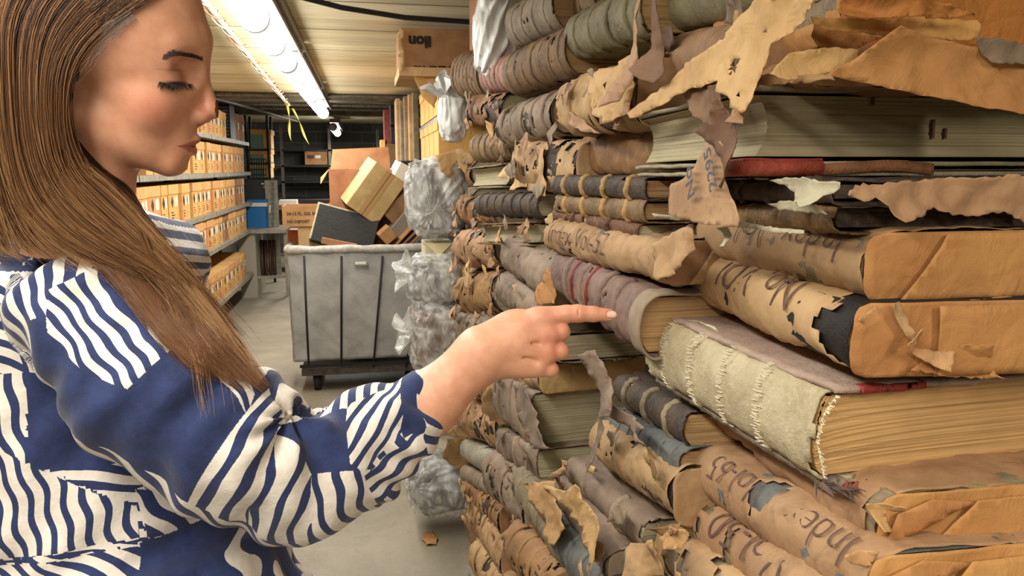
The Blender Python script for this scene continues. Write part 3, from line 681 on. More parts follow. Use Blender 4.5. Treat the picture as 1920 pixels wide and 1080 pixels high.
BK['g3'],_=book('tan wrapped ledger with a torn corner left of the mauve ledger',1034,490,580,938,512,X=.42,L=.42,kind='wrap',wrapm=KG,nb=0,rag=.35,cov=LD)
BK['g4'],_=book('grey wrapped ledger just above the pointing hand',1012,560,628,930,570,X=.42,L=.40,kind='wrap',wrapm=KG,nb=0,rag=.4,cov=LG)
BK['p1'],_=book('ledger with grey page ends right of the curled fingers',1040,630,680,955,650,X=.43,L=.40,cov=LG,pg=PGR,nb=3,rag=.5)
BK['p2'],_=book('flat tan paper package below the curled fingers',1012,688,738,925,705,X=.43,L=.40,kind='wrap',wrapm=KR,capm=m_paper('kraft_buff',(200,164,110),(172,134,84)),nb=0,rag=.4,style=3)
BK['p3'],_=book('thick ledger with fanned grey page ends and a curled cover below the hand',996,742,842,925,775,X=.41,L=.40,cov=KG,pg=PGR,nb=3,rag=.6,r=.016)
BK['p4'],_=book('ledger with ribbed grey pages directly below the thick fanned one',1008,848,900,930,850,X=.41,L=.42,cov=KG,pg=PGR,nb=3,rag=.4,r=.012)
BK['q'],_=book('black leather ledger with one tan band tucked under the cream ledger',1282,778,842,1150,752,X=.46,L=.38,W=.25,cov=LD,nb=3,rag=.7,bandm=LG,pg=PG)
BK['r'],_=book('blue grey cloth ledger with an orange torn end below the black leather one',1278,848,915,1135,820,X=.45,L=.40,W=.25,cov=LBL,nb=7,rag=.35,brad=.002)
BK['s'],_=book('tan wrapped ledger with a ragged near end and faint writing',1262,888,985,1108,865,X=.43,L=.42,W=.25,kind='wrap',wrapm=KT,nb=0,rag=.5,cov=LD,style=0)
BK['u'],_=book('grey warped ledger with cracked flat cover lying across the lower pile',1205,985,1045,1062,905,X=.42,L=.44,W=.22,cov=KG,pg=PGR,nb=2,rag=.6)
BK['v'],_=book('grey ledger with a long torn tan strip on its spine',1140,1040,1110,1040,945,X=.38,L=.44,W=.2,kind='wrap',wrapm=KG,nb=0,rag=.7,cov=LG)
BK['w'],_=book('blue grey rolled ledger at the bottom edge of the picture',1135,1100,1190,1035,1085,X=.36,L=.42,W=.2,cov=LBL,nb=4,rag=.3)
# ---- far column
far=[('round brown ledger bound in ridged leather under the white plastic',893,88,184,845,184,.42,.34,'bound',LB,7,.2),
('small pink ridged ledger beside the round brown one',950,100,168,900,172,.43,.40,'bound',m_leather('leather_pink',(176,134,116),(130,94,84)),6,.2),
('torn wrapped ledger with a dark hollow end below the pink one',940,176,236,880,232,.43,.40,'wrap',KB,0,.9),
('round ledger with brown ridges next to the torn grey one',956,240,298,880,302,.42,.40,'bound',LB,6,.6),
('stack of loose grey page ends under the ridged round ledger',942,306,352,876,354,.42,.42,'fore',LG,0,0),
('ledger with dark raised ribs on its spine, left of the black pair',1008,362,408,890,403,.42,.46,'bound',LD,7,.4),
('ledger with pale page edges under a flat brown board',1000,415,462,895,458,.42,.44,'fore',LB,0,0),
('tattered package at the far edge beside the clear bag',925,372,420,856,415,.42,.42,'wrap',KB,2,.9),
('shredded package at the far edge above the hanging tatters',930,425,500,850,500,.41,.42,'wrap',KR,2,.95),
('shredded dark package at the far edge level with the wrist',928,508,590,852,592,.41,.42,'wrap',KB,3,.95),
('crushed brown package behind the wrist',930,596,690,856,660,.41,.42,'wrap',KG,3,.8),
('crushed package below the forearm with peeling paper',940,700,770,862,740,.41,.42,'wrap',KB,2,.8),
('dented package at the far edge below the forearm',935,775,850,858,815,.41,.42,'wrap',KR,2,.9),
('round ended ledger with a hollow dark end low in the pile',985,915,1010,905,930,.38,.42,'wrap',KG,3,.5),
('grey long ledger slanting down beside the hollow ended one',1046,1000,1075,960,940,.38,.42,'bound',LG,4,.5),
('pale grey board covered ledger at the lower far edge',935,860,905,862,870,.40,.44,'bound',m_leather('board_pale',(176,170,154),(140,130,112)),1,.3),
('ridged tan ledger at the lower far edge above the floor',940,1015,1100,872,985,.38,.44,'wrap',KR,5,.7),
('brown ledger at the bottom edge below the hollow ended one',1035,1085,1180,945,1065,.35,.42,'wrap',KB,4,.6),
('torn tan ledger at the very bottom of the far edge',950,1110,1190,880,1080,.37,.44,'wrap',KR,4,.8),
('thin grey board ledger under the pale board covered one',938,915,948,862,905,.40,.44,'bound',KG,1,.4),
('ragged ledger between the pale boards and the ridged tan one',938,955,1008,866,945,.39,.44,'wrap',KB,3,.8)]
for i,(lb,u,vt,vb,uf,vbf,X,L,kd,m,nb,rg) in enumerate(far):
    BK['f%d'%i],_=book(lb,u,vt,vb,uf,vbf,X=X,L=L,W=.26,kind=kd,cov=m if kd!='wrap' else LD,wrapm=m,nb=nb,rag=rg,cap=kd!='wrap' or rg<.85,style=0,pg=PGR,brad=.0028)
desc=['brown','tan','dark','grey','buff']
ro=random.Random(77); v=300; k=0
ORD=['topmost','second','third','fourth','fifth','sixth','seventh','eighth','ninth','tenth','eleventh','twelfth','thirteenth','fourteenth','fifteenth','sixteenth','seventeenth']
while v<985 and k<17:
    hgt=ro.uniform(36,58); c=k%5; kd='wrap' if ro.random()<.6 else 'bound'
    BK['h%d'%k],_=book(f'{desc[c]} {"torn wrapped" if kd=="wrap" else "cloth"} ledger at the pile far end, {ORD[k]} down by the bags',886-ro.random()*6,v,min(v+hgt-2,1000),None,None,X=.40+ro.random()*.03,L=.44,W=.25,kind=kd,cov=[LB,LG,LD,LG,LGN][c] if kd!='wrap' else LD,wrapm=[KB,KR,KDG,KG,KF0][c],nb=ro.randint(2,6),rag=ro.uniform(.5,.95),cap=False,pg=PGR,brad=.0026)
    v+=hgt; k+=1
# lettering
def words(bk,d,ws,size,flip,ysc,qc=.476,bold=-.0009):
    L_,W_,T_,r_=d
    for w_,y in ws: wrap_text(bk,w_,size,y,qc,W_,T_,r_,.0035,INK,flip=flip,ysc=ysc,bold=bold)
words(BK['K'],dK,(('Index',.03),('Vol-65',.215)),.052,True,1.05,.478)
words(BK['M'],dM,(('Vol-50',.13),),.062,True,1.3,.474)
words(BK['52'],d52,(('Index',d52[0]-.025),('Vol-52',d52[0]-.155)),.050,False,1.0,.482)
words(BK['G'],dG,(('Index',.03),('Vol',.19)),.052,True,1.05,.484)
words(BK['H'],dH,(('No.',.11),('VOL',.22)),.062,True,1.0,.478)
# cream ledger: stitched bands, hinge boards, red corners
b=BK['I']; L_,W_,T_,r_=dI
STR=m_plain('linen_stitch',(228,218,190),.8)
for k,yy in enumerate((.105,.19,.275,.36)):
    band(b,yy,W_,T_,r_,.0015,LW,.0035,wig=.006,flat=2.2)
    q=MB(); qa,qb=qarc(W_,T_,r_)
    for i in range(46):
        qq=qa+(qb-qa)*(i+random.random())/46; x,z=prof(qq,W_,T_,r_,.0055); dy=random.uniform(-.006,.006)
        q.tube([(x,yy+dy-.004,z),(x-.001,yy+dy+.004+random.random()*.003,z+.002*random.uniform(-1,1))],.0007,4,cap=False)
    q.build('stitching',STR,b,smooth=True)
RED=m_leather('corner_red',(172,70,52),(124,46,36),crack=(200,150,120),var=0); MAU=m_leather('board_mauve',(190,166,150),(156,128,116),crack=(200,180,150),var=0)
def board(bk,x0,x1,y0,y1,z,th,mat,name='cover_board',seed=1,amp=.004,rg=.004):
    nx,ny=40,40;vs=[];fs=[]
    for i in range(nx+1):
        for j in range(ny+1):
            x=x0+(x1-x0)*i/nx; y=y0+(y1-y0)*j/ny
            if i==0: x+=rg*nz((0,y*60,seed),1)
            if j==0: y+=rg*nz((x*60,0,seed),1)
            vs.append((x,y,z+amp*fz((x,y,z),9,seed)))
            if i<nx and j<ny: a=i*(ny+1)+j; fs.append((a,a+1,a+ny+2,a+ny+1))
    return mesh_obj(name,vs,fs,mat,bk,solid=th)
board(b,.016,W_,-.006,L_,T_+.005,.006,MAU,seed=3); board(b,.02,W_,-.008,L_,-.008,.012,m_leather('board_grey',(170,156,136),(132,118,100),var=0),seed=4,amp=.002)
board(b,.045,.125,-.0095,.004,T_+.005,.0075,RED,'leather_corner',seed=5,rg=.004,amp=.001); board(b,.03,.11,-.011,.05,-.008,.0135,RED,'leather_corner',seed=6,rg=.006,amp=.002)
def frill(bk,pts,r0,mat,name,n=60,amp=.012,seed=0,ln=.02,wd=.004,dirv=(0,-1,0)):
    q=MB(); rnd=random.Random(seed)
    for i in range(n):
        s=rnd.random()*(len(pts)-1); k=int(s); p=Vector(pts[k]).lerp(Vector(pts[min(k+1,len(pts)-1)]),s-k)
        d=Vector(dirv)*ln*rnd.uniform(.3,1)+Vector((rnd.uniform(-1,1),rnd.uniform(-1,1),rnd.uniform(-1,1)))*amp; w_=Vector((rnd.uniform(-1,1),rnd.uniform(-.3,.3),rnd.uniform(-1,1))).normalized()*wd*rnd.uniform(.5,1.5)
        q.quad(p-w_,p+w_,p+d*.6+w_*.8,p+d); 
    return q.build(name,mat,bk,solid=.0006)
frill(b,[(.0,-.004,0),(.03,-.004,-.008),(.07,-.006,-.006)],0,m_plain('frayed_grey',(120,104,96),.9,nzc=(90,74,66)),'frayed_threads',50,.012,3,ln=.014,wd=.003)
frill(b,[(.012,-.002,.002),(.006,-.002,T_*.25),(-.001,-.002,T_*.5),(.006,-.002,T_*.8),(.02,-.002,T_)],0,STR,'frayed_spine_edge',90,.003,5,ln=.005,wd=.0012)
# huge ledger corner
b=BK['C']; L_,W_,T_,r_=dC
q=MB().tube([(-.004,.06,.009),(-.004,.012,.009),(.004,.000,.009),(.04,-.003,.009),(.09,-.003,.0095)],[.0095]*5,10); q.build('leather_corner',RED,b,smooth=True)
board(b,-.002,.095,.0,.07,.018,.003,RED,'leather_corner',seed=8,rg=.002); board(b,.09,.235,-.005,.012,.010,.013,m_leather('edge_brown',(156,104,70),(120,80,52),var=0),'leather_edge',seed=9,rg=.001)
for (x,z,h,w_) in ((.235,.055,.022,.0035),(.252,.05,.012,.003),(.42,.085,.045,.003),(.47,.06,.018,.003),(.52,.07,.02,.003),(.30,.10,.01,.002),(.155,.088,.012,.003)): MB().box((x,.0030,z-h/2),(x+w_,.0066,z+h/2)).build('ink_mark',INK,b)
# red and brown rings on the mauve ledger
b=BK['n']; L_,W_,T_,r_=dn
RR=m_plain('band_red',(140,52,44),.6,nzc=(100,44,40),sc=60)
for yy,m in ((.10,LP),(.17,LP),(.235,RR),(.27,LP),(.32,RR),(.36,LP)): band(b,yy,W_,T_,r_,.003,m,.0055 if m is LP else .0040,flat=1.6,wig=.002)
shell('end_rim',b,L_,W_,T_,r_,.004,KG,y0=-.012,y1=.03,seed=77,res=.006,qr=(.2,.8),solid=.003)
# ================================================================== torn paper
def jag(pts,amp,step=9,seed=0):
    rnd=random.Random(seed); out=[]
    n=len(pts)
    for i in range(n):
        p=Vector(pts[i]);q=Vector(pts[(i+1)%n]); d=(q-p); m=max(1,int(d.length/step)); nn=Vector((-d.y,d.x)).normalized() if d.length>0 else Vector((0,0))
        for s in range(m):
            k=s/m; out.append(p+d*k+nn*(rnd.uniform(-1,1)*amp*(.35 if s==0 else 1)))
    return out
def inpoly(x,y,pl):
    c=False;n=len(pl);j=n-1
    for i in range(n):
        xi,yi=pl[i][0],pl[i][1];xj,yj=pl[j][0],pl[j][1]
        if (yi>y)!=(yj>y) and x<(xj-xi)*(y-yi)/(yj-yi)+xi: c=not c
        j=i
    return c
fl=[0]
def flap(parent,pts,plane,mat,amp=.008,edge=3,holes=(),curl=.012,name='torn_flap',solid=.0009,step=8,sc=22):
    """sheet of torn paper: outline traced, carried on its own plane at its real distance, then curled and creased"""
    fl[0]+=1; sd=fl[0]; o=jag([(p[0],p[1]) for p in pts],edge,step,sd); ins=[]
    xs=[p.x for p in o]; ys=[p.y for p in o]; y=min(ys)+4
    while y<max(ys):
        x=min(xs)+4
        while x<max(xs): ins.append(Vector((x+random.uniform(-2,2),y+random.uniform(-2,2)))); x+=step
        y+=step
    N=len(o); V,E,F,_,_,_=delaunay_2d_cdt(o+ins,[(i,(i+1)%N) for i in range(N)],[],1,1e-5)
    ax,val=plane[0],plane[1]; vs=[]
    cx=sum(xs)/N; cy=sum(ys)/N; hw=(max(xs)-min(xs))/2+1; hh=(max(ys)-min(ys))/2+1
    for v in V:
        if ax=='X': p=onX(v.x,v.y,val); nn=Vector((-1,0,0))
        elif ax=='Y': p=onY(v.x,v.y,val); nn=Vector((0,-1,0))
        elif ax=='Z': p=onZ(v.x,v.y,val); nn=Vector((0,0,1))
        else: p=P(v.x,v.y,val); nn=-cF
        a=(v.x-cx)/hw; b=(v.y-cy)/hh
        dn=amp*fz(p,sc,sd)+curl*((a*math.cos(sd)+b*math.sin(sd))**2)*(1 if sd%2 else .4)
        if ax=='Z': p=p+nn*(abs(dn))
        else: p=p+nn*dn
        vs.append(p)
    if holes: F=[f for f in F if not any(inpoly(sum(V[i].x for i in f)/len(f),sum(V[i].y for i in f)/len(f),h) for h in holes)]
    return mesh_obj(name,vs,F,mat,parent,world=True,solid=solid)
KF=m_paper('kraft_flake',(214,174,122),(184,142,92),bs=.5,var=.1)
KDK=m_paper('kraft_dark',(132,98,68),(92,66,46),bs=.5)
WHF=m_paper('flake_pale',(206,200,172),(168,160,130),bs=.4)
X=lambda v:('X',v)
# upper near area
flap(BK['A'],[(1434,-6),(1538,-4),(1475,65),(1445,82),(1438,112),(1428,145),(1420,192),(1400,213),(1375,202),(1376,187),(1348,172),(1350,152),(1290,168),(1240,198),(1186,222),(1178,212),(1238,165),(1300,108),(1365,68),(1395,28)],X(.405),KF,holes=([(1368,128),(1375,112),(1390,108),(1385,132),(1372,140)],[(1422,60),(1440,56),(1438,64)],[(1392,170),(1398,176),(1394,182)]),amp=.006)
flap(BK['A'],[(1225,-8),(1243,-8),(1247,80),(1249,145),(1240,156),(1215,150),(1196,132),(1215,100),(1228,50)],X(.40),KDK,edge=1.5,curl=.02)
flap(BK['A'],[(1194,-8),(1207,-8),(1208,60),(1200,100),(1186,150),(1164,190),(1142,202),(1155,160),(1180,120),(1190,60)],X(.395),KR,edge=2)
flap(BK['c2e'],[(1101,144),(1168,116),(1192,101),(1177,214),(1137,232),(1107,214)],X(.415),KF,holes=([(1135,160),(1148,150),(1142,172)],),amp=.012)
flap(BK['c2e'],[(1050,205),(1075,210),(1110,238),(1128,250),(1095,246),(1062,228)],X(.41),KR,edge=2)
tag=flap(BK['C'],[(1328,268),(1350,264),(1363,307),(1356,330),(1371,370),(1391,412),(1387,427),(1300,417),(1254,401),(1252,350),(1282,335),(1301,307)],X(.395),KT,name='numbered_paper_tag',amp=.004,curl=.003,edge=2.5)
def tagtext(s,u0,v0,u1,v1,up,size,Xv,mat,parent,nm='stamped_number'):
    a=onX(u0,v0,Xv); b=onX(u1,v1,Xv); r=(b-a).normalized(); u=Vector(onX(u0+up[0],v0+up[1],Xv)-a); u=(u-r*u.dot(r)).normalized()
    return flat_text(s,size,a,r,u,mat,parent,name=nm,ext=0,bold=.0006)
tagtext('No',1303,366,1296,318,(-20,0),.030,.386,INKL,BK['C'],'stamped_word'); tagtext('2295',1344,352,1334,290,(-20,0),.026,.386,INKL,BK['C'])
flap(BK['C'],[(1355,183),(1371,218),(1387,272),(1392,295),(1391,350),(1379,354),(1367,335),(1367,311),(1348,280),(1328,250),(1340,233)],X(.40),KDK,edge=3,curl=.02)
flap(BK['C'],[(1275,168),(1350,158),(1362,232),(1340,232),(1310,222),(1290,205)],X(.412),KDK,edge=3)
flap(BK['C'],[(1376,205),(1396,210),(1390,232),(1376,228)],X(.40),KR,edge=1)
flap(BK['C'],[(1390,140),(1560,140),(1570,150),(1440,160),(1360,172)],X(.425),KB,edge=3)
flap(BK['F1'],[(1445,338),(1472,346),(1503,373),(1534,389),(1558,362),(1568,342),(1511,331)],X(.43),WHF,edge=3)
flap(BK['F2'],[(1440,382),(1490,376),(1540,384),(1555,402),(1500,396),(1458,390)],X(.44),WHF,edge=2)
flap(BK['F2'],[(1250,400),(1330,408),(1450,424),(1530,432),(1545,440),(1440,432),(1330,418),(1246,408)],X(.43),WHF,edge=2)
flap(BK['G'],[(1352,428),(1372,424),(1376,440),(1364,462),(1350,462),(1362,446)],X(.42),WHF,edge=2)
flap(BK['F1'],[(1583,365),(1605,347),(1670,342),(1745,336),(1935,326),(1935,425),(1880,396),(1850,402),(1810,406),(1762,398),(1745,388),(1700,412),(1680,416),(1665,404),(1658,385),(1635,370),(1610,378)],('Y',.655),KR,amp=.008,curl=.01)
flap(BK['B'],[(1515,32),(1560,36),(1610,38),(1720,32),(1820,40),(1826,50),(1818,76),(1790,78),(1600,62),(1540,54),(1525,45)],('Y',.665),KO,edge=2,amp=.006)
flap(BK['B'],[(1662,55),(1760,78),(1935,120),(1935,226),(1800,196),(1700,173),(1590,150),(1538,143),(1560,130),(1590,118),(1625,85)],('Y',.66),KO,edge=1.5,amp=.008,curl=.015,name='folded_sheet',step=12)
flap(BK['B'],[(1437,140),(1480,100),(1540,90),(1605,95),(1600,125),(1530,143),(1470,152)],('Y',.69),KF,edge=2)
flap(BK['B'],[(1520,48),(1600,62),(1660,66),(1600,92),(1530,90),(1512,70)],('Y',.70),KO,edge=2)
flap(BK['A'],[(1822,70),(1930,84),(1930,124),(1850,118),(1832,96)],('Y',.655),KG,edge=3)
flap(BK['A'],[(1590,-10),(1700,-10),(1830,30),(1760,34),(1640,36),(1570,30)],('Y',.64),m_paper('kraft_deep2',(192,126,66),(142,84,38),bs=.9),edge=2,amp=.02)
# torn package over the cream ledger
flap(BK['H'],[(1598,596),(1644,575),(1646,596),(1623,610)],('Y',.64),KF,edge=1.5)
flap(BK['H'],[(1690,642),(1708,610),(1719,621),(1708,653),(1772,660),(1790,657),(1779,674),(1765,692),(1751,688),(1715,667)],('Y',.62),KF,edge=2)
flap(BK['H'],[(1790,642),(1843,643),(1860,698),(1878,706),(1822,710),(1760,704),(1700,690),(1740,676),(1782,668)],('Y',.625),KO,edge=2.5,curl=.015)
flap(BK['H'],[(1668,568),(1690,566),(1700,600),(1712,640),(1694,628),(1680,600)],('Y',.625),KR,edge=2)
flap(BK['H'],[(1300,600),(1340,612),(1356,622),(1330,614)],X(.43),WHF,edge=1)
flap(BK['J'],[(1623,944),(1683,940),(1683,955),(1662,955),(1655,986),(1637,983)],('Y',.60),KF,edge=2)
flap(BK['J'],[(1580,1040),(1640,1029),(1637,1047),(1626,1061),(1591,1054)],('Y',.585),KF,edge=2)
# lower middle
flap(BK['v'],[(1087,907),(1096,938),(1113,964),(1131,991),(1127,1071),(1109,1035),(1087,991),(1060,938),(1042,907),(1069,920)],X(.355),KF,edge=2)
flap(BK['v'],[(984,907),(1038,902),(1047,942),(1060,991),(1042,1022),(1020,1004),(1024,982),(1002,955)],X(.36),KF,edge=3)
flap(BK['p4'],[(1038,893),(1066,860),(1073,871),(1044,898)],X(.385),KR,edge=1)
flap(BK['f11'],[(838,813),(878,764),(900,769),(927,795),(935,849),(909,849),(900,822),(868,822)],('Y',2.9),KF,edge=4,amp=.015)
flap(BK['f11'],[(838,822),(878,818),(882,893),(829,858)],('Y',2.9),KB,edge=3)
flap(BK['f12'],[(887,931),(940,898),(940,884),(891,862),(926,884)],('Y',2.85),KF,edge=2)
flap(BK['s'],[(1229,991),(1282,978),(1280,1000),(1247,1006)],X(.38),KB,edge=2)
flap(BK['s'],[(1236,1008),(1262,985),(1290,1000),(1282,1030),(1244,1030)],X(.375),KF,edge=3)
flap(BK['u'],[(1184,1022),(1238,1010),(1246,1085),(1190,1085)],X(.36),KR,edge=4,amp=.015)
flap(BK['r'],[(1140,778),(1158,760),(1216,804),(1193,809),(1211,836),(1189,822),(1176,800)],X(.42),KG,edge=2)
flap(BK['q'],[(1103,665),(1132,655),(1152,760),(1146,782),(1131,782),(1129,860),(1116,886),(1110,870),(1122,790),(1125,740),(1112,700)],X(.40),KG,edge=2,curl=.02)
flap(BK['p3'],[(960,722),(985,716),(1010,800),(1022,836),(1040,842),(1004,842),(975,790)],X(.385),KG,edge=2,curl=.02)
flap(BK['p3'],[(905,735),(958,715),(948,770),(962,800),(920,790),(900,765)],('Y',2.25),KR,edge=4,amp=.015)
flap(BK['52'],[(1220,475),(1247,443),(1307,419),(1304,467),(1287,500),(1242,526),(1229,520)],X(.418),KR,edge=2,amp=.012)
flap(BK['c2i'],[(939,332),(972,275),(985,272),(988,306),(966,334)],X(.42),KF,edge=2)
flap(BK['c2i'],[(991,272),(1015,269),(1027,368),(994,358)],X(.42),KR,edge=3)
flap(BK['c2i'],[(953,366),(985,300),(990,350),(955,356)],X(.415),KF,edge=2)
flap(BK['g3'],[(1005,545),(1030,500),(1044,520),(1040,570),(1008,572)],X(.395),KO,edge=2)
flap(BK['f6'],[(816,292),(863,278),(889,296),(874,335),(856,300),(842,334),(826,322)],('Y',3.1),KF,edge=3)
flap(BK['f2'],[(871,211),(884,183),(917,171),(889,198)],('Y',3.0),KF,edge=1)
flap(BK['f7'],[(863,367),(889,365),(880,388),(855,382)],('Y',3.1),KF,edge=2)
flap(BK['f8'],[(873,453),(913,453),(933,467),(913,507),(887,516),(873,508)],('Y',3.05),KF,edge=3)
flap(BK['f9'],[(870,520),(895,515),(905,560),(890,610),(872,640),(864,600),(878,560)],('Y',3.0),KF,edge=3)
flap(BK['f9'],[(905,500),(925,495),(932,545),(912,590),(900,560)],('Y',3.0),KR,edge=3)
flap(BK['f10'],[(864,560),(880,570),(872,620),(866,640),(858,600)],('Y',3.0),KR,edge=3)
flap(BK['f16'],[(868,960),(885,950),(905,1020),(940,1085),(905,1085),(885,1030)],('Y',2.85),KR,edge=2)
# small tatters along the edges of the most ragged volumes
def leaf(bk,pos,s,ang,tilt,mat,seed,nm='torn_flap'):
    o=[]; rnd=random.Random(seed); n=rnd.randint(5,8)
    for i in range(n): a=2*PI*i/n+rnd.uniform(-.3,.3); r=s*rnd.uniform(.45,1.2); o.append((math.cos(a)*r*rnd.uniform(.6,1),math.sin(a)*r*1.4))
    o=jag(o,s*.10,s*.35,seed); N=len(o); ins=[Vector((rnd.uniform(-s,s),rnd.uniform(-s,s))) for _ in range(26)]
    V,E,F,_,_,_=delaunay_2d_cdt(o+ins,[(i,(i+1)%N) for i in range(N)],[],1,1e-7)
    c1=rnd.uniform(-1,1)*9; c2=rnd.uniform(-1,1)*9
    M=Matrix.Translation(pos)@Matrix.Rotation(tilt,4,'Y')@Matrix.Rotation(ang,4,'X')
    vs=[M@Vector((-abs(c1)*v.x*v.x+c2*v.y*v.y*.6+s*.25*nz((v.x*60,v.y*60,seed)),v.x,v.y)) for v in V]
    return mesh_obj(nm,vs,F,mat,bk,solid=.0008)
rt=random.Random(21)
TAT=[('f2',5),('f3',2),('f6',5),('f7',6),('f8',6),('f9',6),('f10',6),('f11',5),('f12',5),('f13',3),('f16',4),('f17',3),('f18',3),('f20',4),('c2e',4),('c2f',3),('c2i',5),('g3',3),('g4',4),('p1',3),('p3',4),('p4',3),('u',4),('v',4),('s',3),('r',2),('g',3),('w',2),('N',2),('c2l',1)]
for key,n in TAT+[('h%d'%i,3) for i in range(17) if 'h%d'%i in BK]:
    n=int(n*1.7)
    bk=BK[key]; L_,W_,T_,r_=bk['dims']
    for k in range(n):
        y=rt.choice([rt.uniform(0,.15),rt.uniform(.1,.9),rt.uniform(.85,1)])*L_; z=rt.choice([rt.uniform(-.05,.15),rt.uniform(.85,1.05),rt.uniform(.2,.8)])*T_
        leaf(bk,(-.010-rt.random()*.012,y,z),rt.uniform(.012,.03),rt.choice([rt.uniform(-.5,.5),rt.uniform(1.1,2.0)]),rt.uniform(-.35,.35),rt.choice([KR,KF,KG,KB,KDK,KR,KG]),int(rt.random()*1e6))
for bk in list(BK.values()): del bk['dims']
# floor scrap
z0=onZ(806,1012,0.004)
t=flap(None,[(790,1012),(800,1000),(812,997),(822,1012),(818,1022),(800,1023)],('Z',.003),KO,edge=1.5,amp=.02,step=5); t.name='paper_scrap'; setp(t,'small curled brown paper scrap lying on the concrete floor','paper')
# ================================================================== plastic bags
def m_plastic(name,c=(226,228,226),lo=.18,hi=.85,rg=.18):
    t=NT(name); co=t.co(); n=t.noise(co,9,3,.5,2.0); n2=t.noise(t.co((1,1,.4)),22,2,.5,2)
    a=t.ramp(t.math('MULTIPLY_ADD',n,.6,t.math('MULTIPLY',n2,.4)),[(.38,(lo,lo,lo,1)),(.62,(hi,hi,hi,1))]); t.l(a,t.b.inputs['Alpha'])
    t.bump(t.math('ADD',n,n2),.10,.01); return t.fin(lin(c),rg,**{'Specular IOR Level':.3})
PL=m_plastic('clear_plastic',(248,247,243),lo=.10,hi=.62,rg=.3); PLW=m_plastic('milky_plastic',(236,236,232),.8,1,.25)
def bag(label,c,rad,knot,mat,inner=None,seed=0,folds=15,amp=.075,kn=True,group='plastic bags stacked at the end of the pile'):
    c=Vector(c); t=thing('plastic_bag',label,'plastic bag',c,group=group); K=Vector(knot).normalized()
    A=K.orthogonal().normalized(); B=K.cross(A); nu,nv=96,56; vs=[];fs=[]
    for j in range(nv+1):
        th=PI*j/nv
        for i in range(nu):
            ph=2*PI*i/nu; d=K*math.cos(th)+(A*math.cos(ph)+B*math.sin(ph))*math.sin(th)
            e=.72; q=Vector([math.copysign(abs(d[k])**e,d[k])*rad[k] for k in range(3)])
            f=abs(math.sin(folds*ph*.5+2.5*nz((math.cos(ph),math.sin(ph),seed),1.5)+th*1.2)); s=math.sin(th)*math.exp(-th*.8)*1.4+.15
            q*=1-amp*f*s+.12*fz(d,2.2,seed)+.012*fz(d,4,seed)
            if th<.35 and kn: q*=1-.22*(1-th/.35)
            vs.append(q)
    for j in range(nv):
        for i in range(nu): a=j*nu+i; b=j*nu+(i+1)%nu; fs.append((a,b,b+nu,a+nu))
    mesh_obj('plastic_film',vs,fs,mat,t)
    if kn:
        vs=[];fs=[];k0=K*max(abs(K[k])*rad[k] for k in range(3))*.72; n=40
        for j in range(9):
            s=j/8
            for i in range(n):
                ph=2*PI*i/n; r=(.014+.055*s**1.3)*(1+.45*math.sin(ph*5+seed)+.25*math.sin(ph*11+s*3)); vs.append(k0+K*(.075*s+.02*s*math.sin(ph*3+seed))+(A*math.cos(ph)+B*math.sin(ph))*r)
        for j in range(8):
            for i in range(n): a=j*n+i; b=j*n+(i+1)%n; fs.append((a,b,b+n,a+n))
        mesh_obj('gathered_knot',vs,fs,mat,t,solid=.0006)
    if inner:
        k=.74; o=MB().box((-rad[0]*k,-rad[1]*k,-rad[2]*k),(rad[0]*k,rad[1]*k,rad[2]*k),Matrix.Rotation(.25,4,'Z')).build('wrapped_bundle',inner,t); bevel(o,.03,4)
    return t
IG=m_plain('bundle_grey',(136,132,126),.8,nzc=(104,100,96),sc=5); IB=m_plain('bundle_brown',(150,120,98),.8,nzc=(112,90,76),sc=5)
def at(u,v,Y): return onY(u,v,Y)
bag('large clear plastic bag over dark bundles beside the tipped cartons',at(818,372,3.25),(.135,.16,.175),(-.1,-1,-.15),PL,IG,1,19,.07,kn=False)
bag('clear knotted plastic bag with its knot toward the canvas cart, level with the cart rim',at(815,525,3.2),(.125,.15,.125),(-1,-.25,.35),PL,IG,2,15)
bag('clear knotted plastic bag below another, its knot halfway down the cart',at(818,630,3.15),(.13,.15,.165),(-1,-.3,.25),PL,IB,3,17)
bag('clear plastic bag hidden behind the cuff and forearm',at(838,760,3.12),(.12,.15,.14),(-.6,-1,.2),PL,IB,4,15,kn=False)
bag('clear plastic bag resting on the floor at the foot of the pile',at(822,905,3.08),(.145,.16,.13),(-.8,-.8,.2),PL,IG,5,19,kn=False)
bag('small clear bag hanging beside the yellow cartons on the right shelf',at(848,215,3.3),(.06,.1,.12),(-.4,-.4,1),PLW,None,6,13)
bag('crumpled white plastic bag squeezed between the cartons and the top ledgers',at(928,62,2.55),(.07,.12,.15),(.4,-.5,.8),PLW,None,7,13,.25,kn=False)
o=thing('paper_stack','stack of white papers with a pale yellow corner between two clear bags',"papers",at(822,490,3.2))
bevel(MB().box(at(797,492,3.18)-Vector((0,0,0)),at(852,455,3.18)+Vector((0,.2,0))).build('sheets',PW,o,world=True),.006)
MB().quad(at(798,456,3.17),at(848,456,3.17),at(822,482,3.165)).build('folded_corner',m_plain('pale_yellow',(222,208,160),.7),o,world=True,solid=.001)
